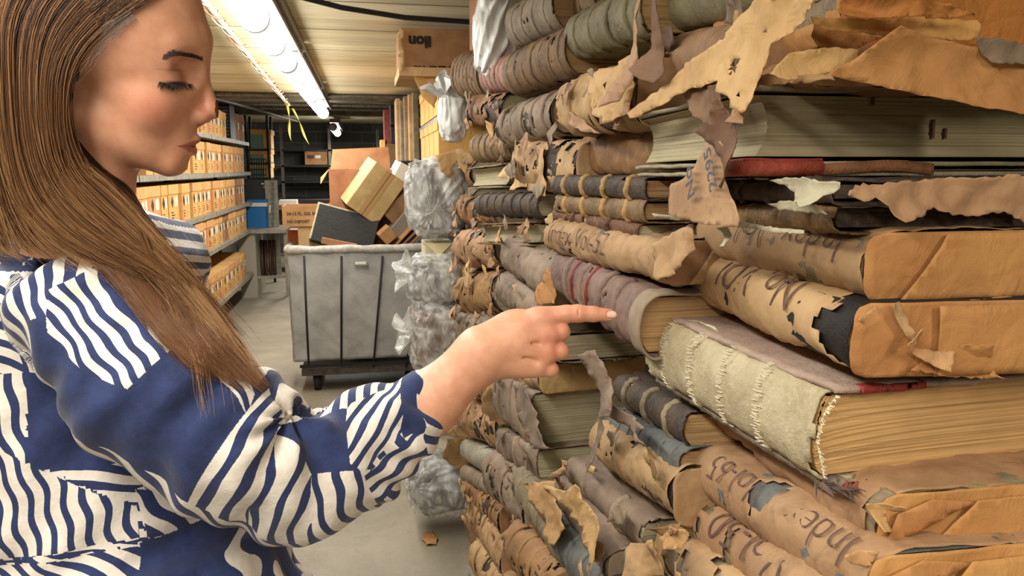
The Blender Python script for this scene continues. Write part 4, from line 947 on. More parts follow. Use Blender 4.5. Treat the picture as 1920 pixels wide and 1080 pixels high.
# ================================================================== right background shelf
t=thing('steel_shelving','steel shelving behind the plastic bags holding yellow cartons','shelving',(.7,5.6,0))
for zz in (EYE+.06,EYE+.33,EYE+.60,EYE-.3,EYE-.7,EYE-1.2):
    MB().box((.48,4.4,zz-.03),(.9,7.9,zz)).build('shelf_board',STEEL,t,world=True)
for y in (4.42,6.1,7.86): MB().box((.86,y,0),(.9,y+.04,CEIL-.02)).build('post',DK,t,world=True)
YC=m_paper('carton_yellow',(240,186,104),(220,162,84),bs=.06,var=.1)
k=0
for zz,nm in ((EYE+.06,'lower'),(EYE+.33,'upper')):
    for i,(ya,wd) in enumerate(((4.75,.30),(5.08,.30),(5.42,.36),(5.82,.36))):
        o=thing('archive_carton',f'yellow carton, {["nearest","second","third","fourth"][i]} on the {nm} right shelf behind the bags','carton',(.47,ya,zz),group='yellow cartons on the right shelf')
        bevel(MB().box((0,0,0),(.36,wd,.23)).build('carton_body',YC,o),.004); MB().box((-.006,-.003,.175),(.36,wd+.003,.235)).build('lid',YC,o)
for i,(u0,u1,v0,Y) in enumerate(((745,752,184,6.9),(752,760,188,6.8),(760,768,180,6.7),(768,776,176,6.6),(776,786,172,6.5))):
    a=onY(u0,308,Y);b=onY(u1,v0,Y)
    o=MB().box((a.x,Y,EYE+.06),(b.x-.004,Y+.34,b.z)).build('map_board',[KR,KG,LG,KF,LGN][i]); bevel(o,.008)
    setp(o,f'tall flat board standing upright, {["leftmost","second from left","middle","second from right","rightmost"][i]} of five by the yellow cartons','board','tall boards on the right shelf')
for i,(u0,v0,u1,v1,Y,m,lb) in enumerate(((732,196,746,235,7.4,DK,'black binder standing at the back of the right shelf'),(722,205,734,304,7.5,LR,'reddish box at the far end of the right shelf'),(714,262,726,304,7.5,CB,'small tan box at the far end of the right shelf'),(726,270,745,312,7.4,KDK,'dark brown bundle on the lower right shelf'),(733,238,747,270,7.4,BLK,'black bundle with silver clips on the right shelf'))):
    o=bgbox('shelf_box',lb,'box',u0,v0,u1,v1,Y,.3,m,None,.006)
# carton on top
tt=thing('carton','long brown carton with upside down black print jutting over the aisle at the ceiling','carton',at(830,140,3.5))
bgbox('carton_body',None,None,752,58,930,130,3.5,.45,CBR,tt); bgbox('bottom_flap',None,None,748,129,930,142,3.49,.46,KF,tt)
flap(tt,[(744,62),(756,54),(758,130),(750,136),(746,100)],('Y',3.47),KF,edge=1.5)
flap(tt,[(775,142),(832,138),(822,170),(815,204),(800,190),(790,180)],('Y',3.52),KO,edge=2)
a=onY(808,69,3.495); flat_text('ilon',.068,(a.x,3.4965,a.z),(-1,0,0),(0,0,-1),INKB,tt,bold=.003)
q=MB()
for u0,u1 in ((775,790),(793,797),(805,818),(822,835),(842,848)): 
    p=onY(u0,130,3.5); p2=onY(u1,124,3.5); q.box((p.x,3.494,p.z),(p2.x,3.4995,p2.z))
q.build('cut_print',INKB,tt,world=True)
bgbox('carton',"orange carton edge showing beside the white plastic at the top",'carton',902,-30,940,98,2.8,.3,CBR)
# ================================================================== woman
def surface_nets(F,org,h):
    nx,ny,nz_=F.shape; S=F<0
    c=S[:-1,:-1,:-1].astype(np.int8)
    cnt_=np.zeros((nx-1,ny-1,nz_-1),np.int8)
    offs=[(i,j,k) for i in (0,1) for j in (0,1) for k in (0,1)]
    sl=lambda o:tuple(slice(o[a],F.shape[a]-1+o[a]) for a in range(3))
    for o in offs: cnt_+=S[sl(o)]
    act=(cnt_>0)&(cnt_<8); idx=-np.ones(act.shape,np.int64); I=np.argwhere(act); idx[act]=np.arange(len(I))
    pos=np.zeros((len(I),3)); num=np.zeros(len(I))
    for a in range(3):
        for o in offs:
            if o[a]==1: continue
            o2=list(o); o2[a]=1
            f0=F[I[:,0]+o[0],I[:,1]+o[1],I[:,2]+o[2]]; f1=F[I[:,0]+o2[0],I[:,1]+o2[1],I[:,2]+o2[2]]
            m=(f0<0)!=(f1<0); t=np.where(m,f0/np.where(m,f0-f1,1),0)
            pt=np.tile(np.array(o,float),(len(I),1)); pt[:,a]=t; pos+=pt*m[:,None]; num+=m
    V=(I+pos/num[:,None])*h+np.array(org)
    faces=[]
    for a in range(3):
        b,c_=(a+1)%3,(a+2)%3
        s0=[slice(None)]*3; s1=[slice(None)]*3; s0[a]=slice(0,-1); s1[a]=slice(1,None)
        for k in (b,c_): s0[k]=slice(1,-1); s1[k]=slice(1,-1)
        A=S[tuple(s0)];B=S[tuple(s1)]
        for sgn in (0,1):
            E=np.argwhere((A&~B) if sgn==0 else (~A&B))
            if not len(E): continue
            g=E.copy(); g[:,b]+=1; g[:,c_]+=1
            q=[]
            for db,dc in ((0,0),(-1,0),(-1,-1),(0,-1)):
                cc=g.copy(); cc[:,b]+=db; cc[:,c_]+=dc; q.append(idx[cc[:,0],cc[:,1],cc[:,2]])
            q=np.stack(q,1)
            if sgn: q=q[:,::-1]
            faces.append(q)
    Fc=np.concatenate(faces) if faces else np.zeros((0,4),int)
    return V,Fc[(Fc>=0).all(1)]
def smin(a,b,k): h=np.clip(.5+.5*(b-a)/k,0,1); return b*(1-h)+a*h-k*h*(1-h)
def smax(a,b,k): return -smin(-a,-b,k)
def cap(p,a,b,r1,r2=None):
    r2=r1 if r2 is None else r2; a=np.array(a,float);b=np.array(b,float); ba=b-a
    h=np.clip(((p-a)@ba)/(ba@ba),0,1); return np.linalg.norm(p-a-h[...,None]*ba,axis=-1)-(r1+(r2-r1)*h)
def ell(p,c,r,M=None):
    q=p-np.array(c,float)
    if M is not None: q=q@np.array(M)
    r=np.array(r,float); k0=np.linalg.norm(q/r,axis=-1); k1=np.linalg.norm(q/(r*r),axis=-1)+1e-9
    return k0*(k0-1)/k1
def grid(lo,hi,h):
    ax=[np.arange(lo[i],hi[i]+h,h) for i in range(3)]; G=np.stack(np.meshgrid(*ax,indexing='ij'),-1).astype(np.float32); return G
def U(ob,k): 
    d=ob[0]
    for o in ob[1:]: d=smin(d,o,k)
    return d
def refine(V,F):
    n=len(V); e={}; 
    E=np.sort(np.concatenate([F[:,[0,1]],F[:,[1,2]],F[:,[2,3]],F[:,[3,0]]]),1); u,inv=np.unique(E,axis=0,return_inverse=True); inv=inv.reshape(4,-1)
    mid=(V[u[:,0]]+V[u[:,1]])/2; fc=V[F].mean(1); m=len(u); f0=n+m
    NV=np.concatenate([V,mid,fc]); ids=f0+np.arange(len(F)); Q=[]
    for k in range(4): Q.append(np.stack([F[:,k],n+inv[k],ids,n+inv[k-1]],1))
    return NV,np.concatenate(Q)
def grad(f,V,e=.002):
    g=np.stack([f(V+np.eye(3)[k]*e)-f(V-np.eye(3)[k]*e) for k in range(3)],1); return g/(np.linalg.norm(g,axis=1)[:,None]+1e-9)
# design space for head: a = px right, b = px down, c = px toward the camera, about pixel (u0,v0) at range D
class Frame:
    def __init__(s,u0,v0,t,yaw=0,roll=0,piv=None):
        r=ray(u0,v0)*t; s.D=r.length; n=-r.normalized(); s.n=n; s.c=CAM+r; cos=t/s.D
        s.rt=Vector((0,0,1)).cross(n).normalized(); s.up=n.cross(s.rt); s.sx=s.D*cos*cos/FPX; s.sy=s.D*cos/FPX; s.u0=u0; s.v0=v0
        s.yaw=yaw; s.piv=piv or (u0,0)
    def w(s,V):
        V=np.asarray(V,float); a=(V[:,0]-s.u0)*s.sx; b=-(V[:,1]-s.v0)*s.sy; c=V[:,2]*s.sy
        pa=(s.piv[0]-s.u0)*s.sx; pc=s.piv[1]*s.sy; cy,sy=math.cos(s.yaw),math.sin(s.yaw)
        a2=(a-pa)*cy-(c-pc)*sy+pa; c2=(a-pa)*sy+(c-pc)*cy+pc
        return np.array(s.c)+a2[:,None]*np.array(s.rt)+b[:,None]*np.array(s.up)+c2[:,None]*np.array(s.n)
HT=.735
HF=Frame(215,150,HT,yaw=math.radians(17),piv=(230,0))
def head_sdf(p):
    q=p.copy(); sym=np.abs(q[...,2]); ps=np.stack([q[...,0],q[...,1],sym],-1)
    d=ell(ps,(198,28,0),(200,165,140))
    d=smin(d,ell(ps,(296,100,0),(118,150,108)),40)
    d=smin(d,ell(ps,(262,215,0),(98,92,92)),45)          # lower face
    d=smin(d,cap(ps,(165,215,84),(318,300,22),24,22),45)           # jaw line
    d=smin(d,cap(ps,(330,296,0),(326,292,16),24,20),30)            # chin
    d=smin(d,ell(ps,(346,250,0),(28,42,40)),26)                    # mouth mound
    d=smin(d,cap(ps,(392,68,12),(356,82,66),22,20),26)             # brow
    d=smin(d,ell(ps,(308,188,68),(42,36,32)),34)                   # cheek
    d=smax(d,-ell(ps,(392,128,62),(34,28,36)),22)                   # socket
    d=smin(d,ell(ps,(343,141,60),(26,25,28)),7)                    # lids
    nose=U([cap(ps,(386,100,0),(410,188,0),10,16),ell(ps,(414,198,0),(19,17,19)),ell(ps,(392,209,18),(19,14,13)),cap(ps,(388,112,0),(380,205,0),15,25)],12)
    d=smin(d,nose,10)
    d=smax(d,-ell(ps,(390,222,11),(8,8,6)),4)
    d=smax(d,-cap(ps,(377,222,0),(375,242,0),3,4),5)
    d=smin(d,cap(ps,(376,254,4),(338,267,42),8.5,3.5),6)             # upper lip
    d=smin(d,cap(ps,(367,277,0),(336,270,38),10,3.5),6)              # lower lip
    d=smax(d,-cap(ps,(381,266,0),(338,268.5,44),2.4,1.2),3)
    d=smax(d,-ell(ps,(362,298,0),(12,9,30)),10)
    # lid crease and lash slit
    d=smax(d,-cap(ps,(372,130,44),(335,124,84),2.5,2.5),5)
    d=smax(d,-cap(ps,(371,150,44),(322,151,84),1.6,1.6),3)
    # ear
    e=ell(ps,(138,175,128),(26,40,14)); e=smax(e,-ell(ps,(140,170,142),(14,26,10)),5); d=smin(d,e,8)
    # neck
    d=smin(d,cap(ps,(170,220,0),(130,430,0),88,92),32)
    d=smin(d,cap(ps,(130,430,0),(110,520,0),92,130),30)
    return d
def mesh_from(V,F,name,mat,parent,attrs=None,world=True):
    me=bpy.data.meshes.new(name)
    if world and parent is not None: V=V-np.array(MW[parent].translation)
    me.from_pydata(V.tolist(),[],F.tolist()); me.materials.append(mat)
    me.polygons.foreach_set('use_smooth',[True]*len(me.polygons))
    for k,a in (attrs or {}).items():
        at_=me.attributes.new(k,'FLOAT','POINT'); at_.data.foreach_set('value',np.asarray(a,np.float32))
    o=bpy.data.objects.new(name,me); COL.objects.link(o); o.parent=parent; MW[o]=MW[parent].copy()
    return o
def attr(t,n): a=t.n('ShaderNodeAttribute'); a.attribute_name=n; return a.outputs['Fac']
def m_skin():
    t=NT('skin'); n=t.noise(t.co(),55,4,.6); n2=t.noise(t.co(),500,3,.6)
    col=t.ramp(n,[(.3,(205,146,116)),(.7,(222,166,136))])
    col=t.mix(attr(t,'blush'),col,lin((204,112,92))); col=t.mix(attr(t,'lip'),col,lin((172,84,76))); col=t.mix(attr(t,'dark'),col,lin((46,32,30)))
    t.bump(n2,.12,.0006); t.fin(col,.48); t.b.inputs['Subsurface Weight'].default_value=.12; t.b.inputs['Subsurface Radius'].default_value=(.012,.005,.003); t.b.inputs['Subsurface Scale'].default_value=.5
    return t.m
SKIN=m_skin()
foot=Vector((-.29,.88,0))
W_=thing('person','woman in a navy and white striped dress pointing at the stacked ledgers','person',foot)
VS=[];FS=[];AT={'lip':[],'blush':[],'dark':[]}; nv=0
def addpart(V,F,**k):
    global nv
    VS.append(V);FS.append(F+nv);nv+=len(V)
    for a in AT: AT[a].append(k.get(a,np.zeros(len(V))))
lo=(-10,-160,-165); G=grid(lo,(425,470,165),3.4); D=head_sdf(G); V,F=surface_nets(D,lo,3.4)
V,F=refine(V,F)
for _ in range(2): V=V-grad(head_sdf,V,1.0)*head_sdf(V)[:,None]
sy=np.abs(V[:,2])
def blob(V,c,r,p=2): return np.exp(-(((V-np.array(c))/np.array(r))**2).sum(1)**(p/2))
Vs=np.stack([V[:,0],V[:,1],sy],1)
tl=np.clip(1-(sy/47)**1.6,0,1); dv=Vs[:,1]-(267-1.5*(sy/45)); lip=np.where(dv<0,np.clip((13*tl+.5+dv)/1.6,0,1),np.clip((16*tl+.5-dv)/1.8,0,1))*(Vs[:,0]>322)*(sy<47)*.8
blush=np.clip(.5*blob(Vs,(320,195,75),(50,38,50))+.55*blob(Vs,(402,198,0),(26,24,34))+.25*blob(Vs,(330,300,20),(40,20,40)),0,.7)
dark=np.clip(1.1*blob(Vs,(356,151,62),(27,4.6,40),4)+.28*blob(Vs,(352,137,62),(30,14,30))+.35*blob(Vs,(345,128,66),(30,2.6,40),4)+.8*np.exp(-(dv/1.6)**2)*(sy<44)*(Vs[:,0]>322)*.6,0,1)*(Vs[:,0]>312)
addpart(HF.w(V),F,lip=lip,blush=blush,dark=dark)
HPX,HPF=V.copy(),F.copy()
# arm and hand
AF=Frame(960,640,.86)
def arm_sdf(p):
    d=cap(p,(640,900,0),(803,757,0),66,55)
    d=smin(d,cap(p,(803,757,0),(905,663,2),55,47),30)
    d=smin(d,cap(p,(905,663,2),(960,642,0),47,44),30)
    palm=ell(p,(972,641,0),(62,62,30)); d=smin(d,palm,26)
    d=smin(d,cap(p,(930,640,6),(1016,600,6),26,21),16)
    d=smin(d,cap(p,(930,655,8),(1030,628,8),26,20),16)
    d=smin(d,cap(p,(930,668,6),(1026,664,8),26,19),16)
    d=smin(d,cap(p,(925,680,2),(1008,690,4),24,18),16)
    def chain(d,pts,rs,k=5,kk=9):
        f=cap(p,pts[0],pts[1],rs[0],rs[1])
        for i in range(1,len(pts)-1): f=smin(f,cap(p,pts[i],pts[i+1],rs[i],rs[i+1]),k)
        return smin(d,f,kk)
    # index, straight
    d=chain(d,[(1008,596,4),(1062,589,6),(1084,588,6),(1112,589,5),(1143,591,4)],[21,16.5,16.5,14.5,11.5])
    # curled fingers: knuckle, middle joint forward, tip tucked back on the far side
    d=chain(d,[(1020,626,6),(1052,622,2),(1048,632,-26),(1012,640,-34)],[19,17,14,12],4,5)
    d=chain(d,[(1022,660,6),(1050,658,0),(1044,664,-26),(1008,668,-32)],[18.5,16.5,13.5,11.5],4,4)
    d=chain(d,[(1006,688,4),(1032,692,-2),(1026,694,-22),(998,692,-28)],[17,15,12.5,10.5],4,4)
    # thumb folded along the far side, tip showing under the index finger
    d=chain(d,[(935,625,-22),(985,612,-36),(1022,612,-34),(1046,612,-22)],[22,17,14,11],6,8)
    for c in ((1012,596,16),(1020,624,17),(1024,657,18),(1008,686,15)): d=smin(d,ell(p,c,(12,11,9)),7)
    # tendon and knuckle hollows
    for a,b in (((960,640,32),(1008,645,30)),((958,662,32),(1004,676,28))): d=smax(d,-cap(p,a,b,.5,.5),12)
    # finger creases
    for c in ((1084,572,6),(1116,576,5)): d=smax(d,-cap(p,(c[0],c[1]+6,22),(c[0],c[1]+22,22),1.2),2.5)
    # nail bed
    nb=ell(p,(1146,590,13),(10,7,5)); d=smax(d,-(np.abs(nb)-.6),2)
    return d
lo=(610,560,-80); G=grid(lo,(1165,985,80),2.6); D=arm_sdf(G); V,F=surface_nets(D,lo,2.6)
bl=np.clip(.45*blob(V,(1035,640,10),(34,60,40))+.35*blob(V,(1135,590,5),(30,20,30))+.3*blob(V,(1084,588,20),(14,12,20)),0,.7)
addpart(AF.w(V),F,blush=bl)
# legs, feet, far arm: coarse
def Pw(u,v,t): return np.array(P(u,v,t))
BX,BY=-.29,.88
hip=np.array((BX,BY,.92)); 
def body_sdf(p):
    d=None
    for s in (-1,1):
        off=np.array((-.04*s*0,.085*s,0)); h=hip+off; kn=np.array((BX+.04,BY+.09*s,.50)); an=np.array((BX,BY+.09*s,.09)); toe=np.array((BX+.16,BY+.10*s,.035))
        l=cap(p,h,kn,.085,.055); l=smin(l,cap(p,kn,an,.052,.036),.03); l=smin(l,cap(p,an,toe,.042,.028),.03)
        d=l if d is None else np.minimum(d,l)
    d=smin(d,ell(p,(BX,BY,.95),(.12,.17,.14)),.05)
    # far arm hanging
    fs=Pw(290,490,.98); d=np.minimum(d,cap(p,fs,fs+np.array((-.02,.03,-.29)),.042,.036)); d=smin(d,cap(p,fs+np.array((-.02,.03,-.29)),fs+np.array((.05,.03,-.52)),.034,.025),.02); d=smin(d,ell(p,fs+np.array((.07,.02,-.60)),(.03,.02,.06)),.02)
    d=smin(d,cap(p,hip+np.array((0,0,.05)),Pw(150,640,.86),.08,.05),.06)
    return d
lo=(-.62,.5,0.0); G=grid(lo,(.30,1.25,1.45),.014); D=body_sdf(G); V,F=surface_nets(D,lo,.014); addpart(V,F)
body=mesh_from(np.concatenate(VS),np.concatenate(FS),'body',SKIN,W_,{k:np.concatenate(v) for k,v in AT.items()})
# nail on the index finger
NAIL=m_plain('nail',(238,190,172),.25)
vs=[];fs=[]
for i in range(9):
    for j in range(7):
        a=(i/8-.5)*2;b=(j/6-.5)*2; e=math.sqrt(max(0,1-.75*abs(a)**3)); vs.append((1146+9.5*a,590.5+6.5*b*e,15.2-2.6*b*b-1.5*a*a*(a>0)))
        if i<8 and j<6: q=i*7+j; fs.append((q,q+1,q+8,q+7))
mesh_obj('fingernail',[Vector(v) for v in AF.w(np.array(vs))],fs,NAIL,W_,world=True,solid=.0005)
# shoes
for s in (-1,1):
    q=MB().tube([(BX-.05,BY+.09*s,.045),(BX+.02,BY+.09*s,.047),(BX+.12,BY+.10*s,.047),(BX+.2,BY+.105*s,.03)],[.03,.042,.045,.028],14); q.build('shoe',m_plain('shoe_tan',(120,84,60),.5),W_,smooth=True,world=True)
# brows and lashes
HAIRD=m_plain('brow_hair',(64,44,36),.6)
def hairs(name,curve,n,ln,dirv,rad,seed,mat=HAIRD,spread=3,w=None):
    rnd=random.Random(seed); q=MB()
    for i in range(n):
        s=rnd.random(); p=curve(s); sp=spread*(1-abs(s-.4)*.9); p=np.array(p)+np.array((rnd.uniform(-1,1),rnd.uniform(-1,1)*sp,0)); d=np.array(dirv(s,rnd))*ln*rnd.uniform(.6,1.2)
        pts=HF.w(np.array([p,p+d*.5,p+d+np.array((0,0,0))])); q.tube([Vector(x) for x in pts],[rad,rad*.8,rad*.2],4,cap=False)
    return q.build(name,mat,W_,smooth=True,world=True)
def surf_c(u,v,sgn=1):
    """where the head surface is at (u,v) on the near (+) or far (-) side"""
    c=np.arange(0,165,1.0); g=np.stack([np.full_like(c,u),np.full_like(c,v),c*1.0],-1)[None]; d=head_sdf(g)[0]; ins=np.where(d<0)[0]; return sgn*(c[ins[-1]] if len(ins) else 0)
def brow(sg):
    def f(s): u=408-58*s; v=103-10*math.sin(s*2.6)+9*s*s; return (u,v,surf_c(u,v,sg)+sg*1.8)
    return f
for sg in (1,-1): hairs('eyebrow',brow(sg),900,15,lambda s,r:(-1,-.45+.5*s+r.uniform(-.2,.2),0.1),.00026,5+sg,spread=8)
def lash(sg):
    def f(s): u=384-48*s; v=151+3*math.sin(s*3)-2*s; return (u,v,surf_c(u,v,sg)+sg*.5)
    return f
for sg in (1,-1): hairs('eyelashes',lash(sg),150,17,lambda s,r,sg=sg:(.75-1.0*s,.55+r.uniform(-.1,.2),.5*sg),.00026,9+sg,m_plain('lash',(20,15,14),.6),spread=1)

# ------------------------------------------------------------------ dress
def rp(px_,t): return px_*t/FPX
SL=[(135,585,.715,112),(285,722,.72,152),(430,822,.745,148),(560,892,.79,128),(655,858,.82,112),(738,795,.845,84),(800,757,.86,60)]
def sleeve_sdf(p):
    d=None
    for a,b in zip(SL[:-1],SL[1:]):
        c=cap(p,Pw(*a[:3]),Pw(*b[:3]),rp(a[3],a[2])*.93,rp(b[3],b[2])*.93); d=c if d is None else smin(d,c,.02)
    return d
fdir=np.array((.86,-.50,0)); fdir/=np.linalg.norm(fdir); ldir=np.array((.50,.86,0)); ldir/=np.linalg.norm(ldir)
MA=np.stack([fdir,ldir,np.array((0,0,1.))],1)
def torso_sdf(p):
    d=ell(p,Pw(140,680,.86),(.125,.175,.20),MA)
    d=smin(d,ell(p,Pw(318,715,.84),(.07,.065,.075),MA),.05); d=smin(d,ell(p,Pw(345,690,.94),(.055,.055,.07),MA),.05)
    d=smin(d,cap(p,Pw(120,560,.76),Pw(322,480,.96),.055,.042),.05)
    fs=Pw(290,500,.98); d=smin(d,cap(p,fs,fs+np.array((-.02,.03,-.29)),.056,.062),.03); d=smin(d,cap(p,fs+np.array((-.02,.03,-.29)),fs+np.array((.03,.03,-.44)),.06,.045),.02)
    d=smin(d,cap(p,Pw(150,480,.82),Pw(150,620,.84),.055,.09),.06)
    d=smin(d,ell(p,Pw(200,930,.87),(.135,.155,.18),MA),.06)
    z=p[...,2]; cx,cy=BX+.0,BY+.0
    k=np.clip((1.14-z)/.62,0,1); rad=.15+.20*k**.75; ang=np.arctan2(p[...,1]-cy,p[...,0]-cx)
    rr=np.sqrt((p[...,0]-cx)**2+(p[...,1]-cy)**2)-rad-.010*np.sin(ang*17+2*np.sin(ang*3))*k**.5
    sk=np.maximum(rr*.93,np.maximum(z-1.14,.50-z)); sk=np.maximum(sk,-(np.maximum(rr+.012,z-1.10)))
    d=smin(d,sk,.03)
    # neckline and the opening for the neck
    nk=cap(p,Pw(128,430,.745),Pw(150,330,.73),.068,.075); d=smax(d,-nk,.012)
    return d
def dress_sdf(p): return smin(sleeve_sdf(p),torso_sdf(p),.012)
h=.0062; lo=(-.78,.40,.50); hi=(.24,1.32,1.52); G=grid(lo,hi,h); D=dress_sdf(G); V,F=surface_nets(D,lo,h)
del G,D
# refine once and relax onto the form
vis=(V[F].mean(1)[:,2]>.9)
V,F=refine(V,F)
def relax(V,F,n):
    a=np.concatenate([F[:,[0,1]],F[:,[1,2]],F[:,[2,3]],F[:,[3,0]]])
    for _ in range(n):
        s=np.zeros_like(V);c=np.zeros(len(V))
        for i,j in ((0,1),(1,0)):
            for k in range(3): s[:,k]+=np.bincount(a[:,i],V[a[:,j],k],len(V))
            c+=np.bincount(a[:,i],minlength=len(V))
        V=V*.4+.6*s/c[:,None]
    return V
V=relax(V,F,4)
N=grad(dress_sdf,V)
# folds: soft gathers radiating from elbow crease, puff gathers at the cuff
Q=(V-np.array(CAM)); TT=Q@np.array(cF)
def img_uv(V,t): q=V-np.array(CAM); return np.stack([960+FPX*(q@np.array(cR))/t,540-FPX*(q@np.array(cU))/t],1)  # stripe coordinates: cloth projected through the camera to image pixels at nominal depth
tt=sleeve_sdf(V)<torso_sdf(V)-.0005
tref=np.where(tt,.0,.0); 
def sl_t(u): return np.interp(u,[0,135,285,430,560,655,738,830],[.66,.665,.665,.69,.735,.77,.81,.835])
UV=img_uv(V,.70); 
for _ in range(3): UV=img_uv(V,np.where(tt,sl_t(UV[:,0]),.80))
u,v=UV[:,0],UV[:,1]
el=np.exp(-(((u-575)/90)**2+((v-815)/70)**2)); an=np.arctan2(v-770,u-560)
disp=.007*el*np.sin(an*9+.02*(u-v))-.010*np.exp(-(((u-560)/40)**2+((v-800)/45)**2))
cu_=np.exp(-(((u-770)/60)**2)); disp+=.004*cu_*np.sin((v-u*.4)/9.)*tt
disp+=.0035*np.sin(u/38+1.3*np.sin(v/60))*np.sin(v/47+.8*np.sin(u/70))+.0022*np.sin((u+v*.6)/17+np.sin(v/40))
sh=np.exp(-(((u-200)/120)**2+((v-545)/60)**2)); disp+=.003*sh*np.sin((u*.8-v)/11)*tt
V=V+N*disp[:,None]
PT=[ # printed patches: outline in image pixels, stripe direction (deg, x right y down), period, white share, part
(1,[(60,600),(110,590),(200,700),(265,722),(325,640),(400,690),(480,690),(520,740),(350,945),(100,780),(55,700)],0,30,0,),
(1,[(85,545),(150,503),(235,515),(325,655),(262,724),(190,700),(105,640)],46,25,.56),
(1,[(225,508),(300,520),(385,565),(485,690),(482,770),(440,735),(330,625)],46,23,.55),
(1,[(345,948),(505,725),(570,795),(560,860),(440,1010)],-56,45,.6),
(1,[(440,1010),(560,800),(640,860),(600,1030),(500,1040)],-66,40,.62),
(1,[(545,785),(645,775),(668,872),(600,880)],0,30,0),
(1,[(600,878),(705,868),(735,930),(640,1010),(585,1035)],80,36,.62),
(1,[(640,772),(745,712),(768,800),(694,872),(664,860)],-58,24,.58),
(1,[(694,880),(800,795),(800,870),(712,935)],-33,26,.58),
(1,[(745,712),(780,708),(800,800),(766,815)],0,30,0),
(1,[(770,712),(840,700),(850,860),(795,850),(800,790)],28,36,.5),
(0,[(0,470),(90,480),(60,600),(60,770),(-300,780),(-300,460)],52,50,.5),
(0,[(-300,780),(60,770),(210,875),(290,930),(290,985),(-300,1020)],78,24,.6),
(0,[(290,900),(440,960),(430,1010),(300,990)],60,26,.5),
(0,[(-300,1030),(290,1000),(330,1100),(-300,1300)],38,26,.55),
(0,[(235,340),(300,380),(375,520),(420,600),(330,620),(250,430)],14,26,.5),
(0,[(420,560),(520,690),(500,760),(420,700)],50,20,.5),
(0,[(400,985),(600,1000),(620,1300),(480,1300)],66,28,.5),
(0,[(290,995),(400,985),(480,1300),(330,1300)],0,30,0),
]
fc=UV[F].mean(1); fs=tt[F].mean(1)>.5; ph=np.zeros((len(F),4)); du=np.zeros(len(F))
def pip(x,y,pl):
    c=np.zeros(len(x),bool); j=len(pl)-1
    for i in range(len(pl)):
        xi,yi=pl[i];xj,yj=pl[j]
        if yi!=yj: c^=((yi>y)!=(yj>y))&(x<(xj-xi)*(y-yi)/(yj-yi)+xi)
        j=i
    return c
near=(N[F[:,0]]@np.array(cF))<.35
wu=UV[:,0]+5*np.sin(UV[:,1]/37)+3*np.sin(UV[:,1]/13+UV[:,0]/29); wv=UV[:,1]+5*np.sin(UV[:,0]/41)+3*np.sin(UV[:,0]/17)
def setph(m,ang,per,dt):
    a=math.radians(ang); p_=(-math.sin(a)*wu+math.cos(a)*wv)/per+.0; ph[m]=p_[F[m]]; du[m]=dt
setph(fs,60,34,.5); setph(~fs,72,28,.5)
# away from the traced side the cloth repeats patches in a coarse checker
ck=((np.floor(fc[:,0]/150)+np.floor(fc[:,1]/170))%3).astype(int)
for k,(a,p_,d_) in enumerate(((20,28,.55),(80,26,.55),(0,30,0))): setph((ck==k)&(~fs),a,p_,d_)
for part_,pl,ang,per,dt in PT:
    m=pip(fc[:,0],fc[:,1],pl)&(fs==bool(part_)); setph(m,ang,per,dt)
pidf=np.full(len(F),-1)
def patch_of(x,y,sl_):
    r=np.full(len(x),-1)
    for i,(part_,pl,*_) in enumerate(PT): r[pip(x,y,pl)&(sl_==bool(part_))]=i
    return r
cid=np.stack([patch_of(UV[F[:,k],0],UV[F[:,k],1],fs) for k in range(4)],1)
spl=(cid!=cid[:,:1]).any(1)&near
Fs=F[spl]; n0=len(V); K=4; gg=np.linspace(0,1,K+1); A_,B_=np.meshgrid(gg,gg,indexing='ij'); A_=A_.ravel();B_=B_.ravel()
w4=np.stack([(1-A_)*(1-B_),A_*(1-B_),A_*B_,(1-A_)*B_],1)
NVv=np.einsum('kc,fcd->fkd',w4,V[Fs]); UVn=np.einsum('kc,fcd->fkd',w4,UV[Fs])
wun=np.einsum('kc,fc->fk',w4,wu[Fs]); wvn=np.einsum('kc,fc->fk',w4,wv[Fs])
cells=np.array([[i*(K+1)+j,(i+1)*(K+1)+j,(i+1)*(K+1)+j+1,i*(K+1)+j+1] for i in range(K) for j in range(K)])
nf=len(Fs); sub=(np.arange(nf)[:,None,None]*(K+1)**2+cells[None]).reshape(-1,4)
uf=UVn.reshape(-1,2); cen=uf[sub].mean(1); sfl=np.repeat(fs[spl],K*K); pid=patch_of(cen[:,0],cen[:,1],sfl)
phs=np.zeros((len(sub),4)); dus=np.zeros(len(sub)); wuf=wun.ravel(); wvf=wvn.ravel()
pars=[(x[2],x[3],x[4]) for x in PT]
for i in [-1]+list(range(len(PT))):
    m=pid==i
    if not m.any(): continue
    for sflag in (False,True):
        mm=m&(sfl==sflag); ang,per,dt=pars[i] if i>=0 else ((60,34,.5) if sflag else (72,28,.5)); a=math.radians(ang)
        if mm.any(): phs[mm]=((-math.sin(a)*wuf+math.cos(a)*wvf)/per)[sub[mm]]; dus[mm]=dt
F=np.concatenate([F[~spl],sub+n0]); V=np.concatenate([V,NVv.reshape(-1,3)]); ph=np.concatenate([ph[~spl],phs]); du=np.concatenate([du[~spl],dus])
def m_dress():
    t=NT('printed_cotton'); p=attr(t,'phase'); d=attr(t,'duty'); n=t.noise(t.co(),60,3,.6); n2=t.noise(t.co(),900,2,.6)
    fr=t.math('FRACT',t.math('ADD',p,t.math('MULTIPLY',n,.10))); wht=t.math('LESS_THAN',fr,d)
    nav=t.ramp(n,[(.3,(27,39,80)),(.7,(38,54,102))]); wh=t.ramp(n,[(.3,(214,206,196)),(.7,(232,226,218))])
    col=t.mix(wht,nav,wh); t.bump(t.math('ADD',n,t.math('MULTIPLY',n2,.15)),.35,.004); t.fin(col,.85); t.b.inputs['Sheen Weight'].default_value=.15; return t.m
Vw=V-np.array(foot)
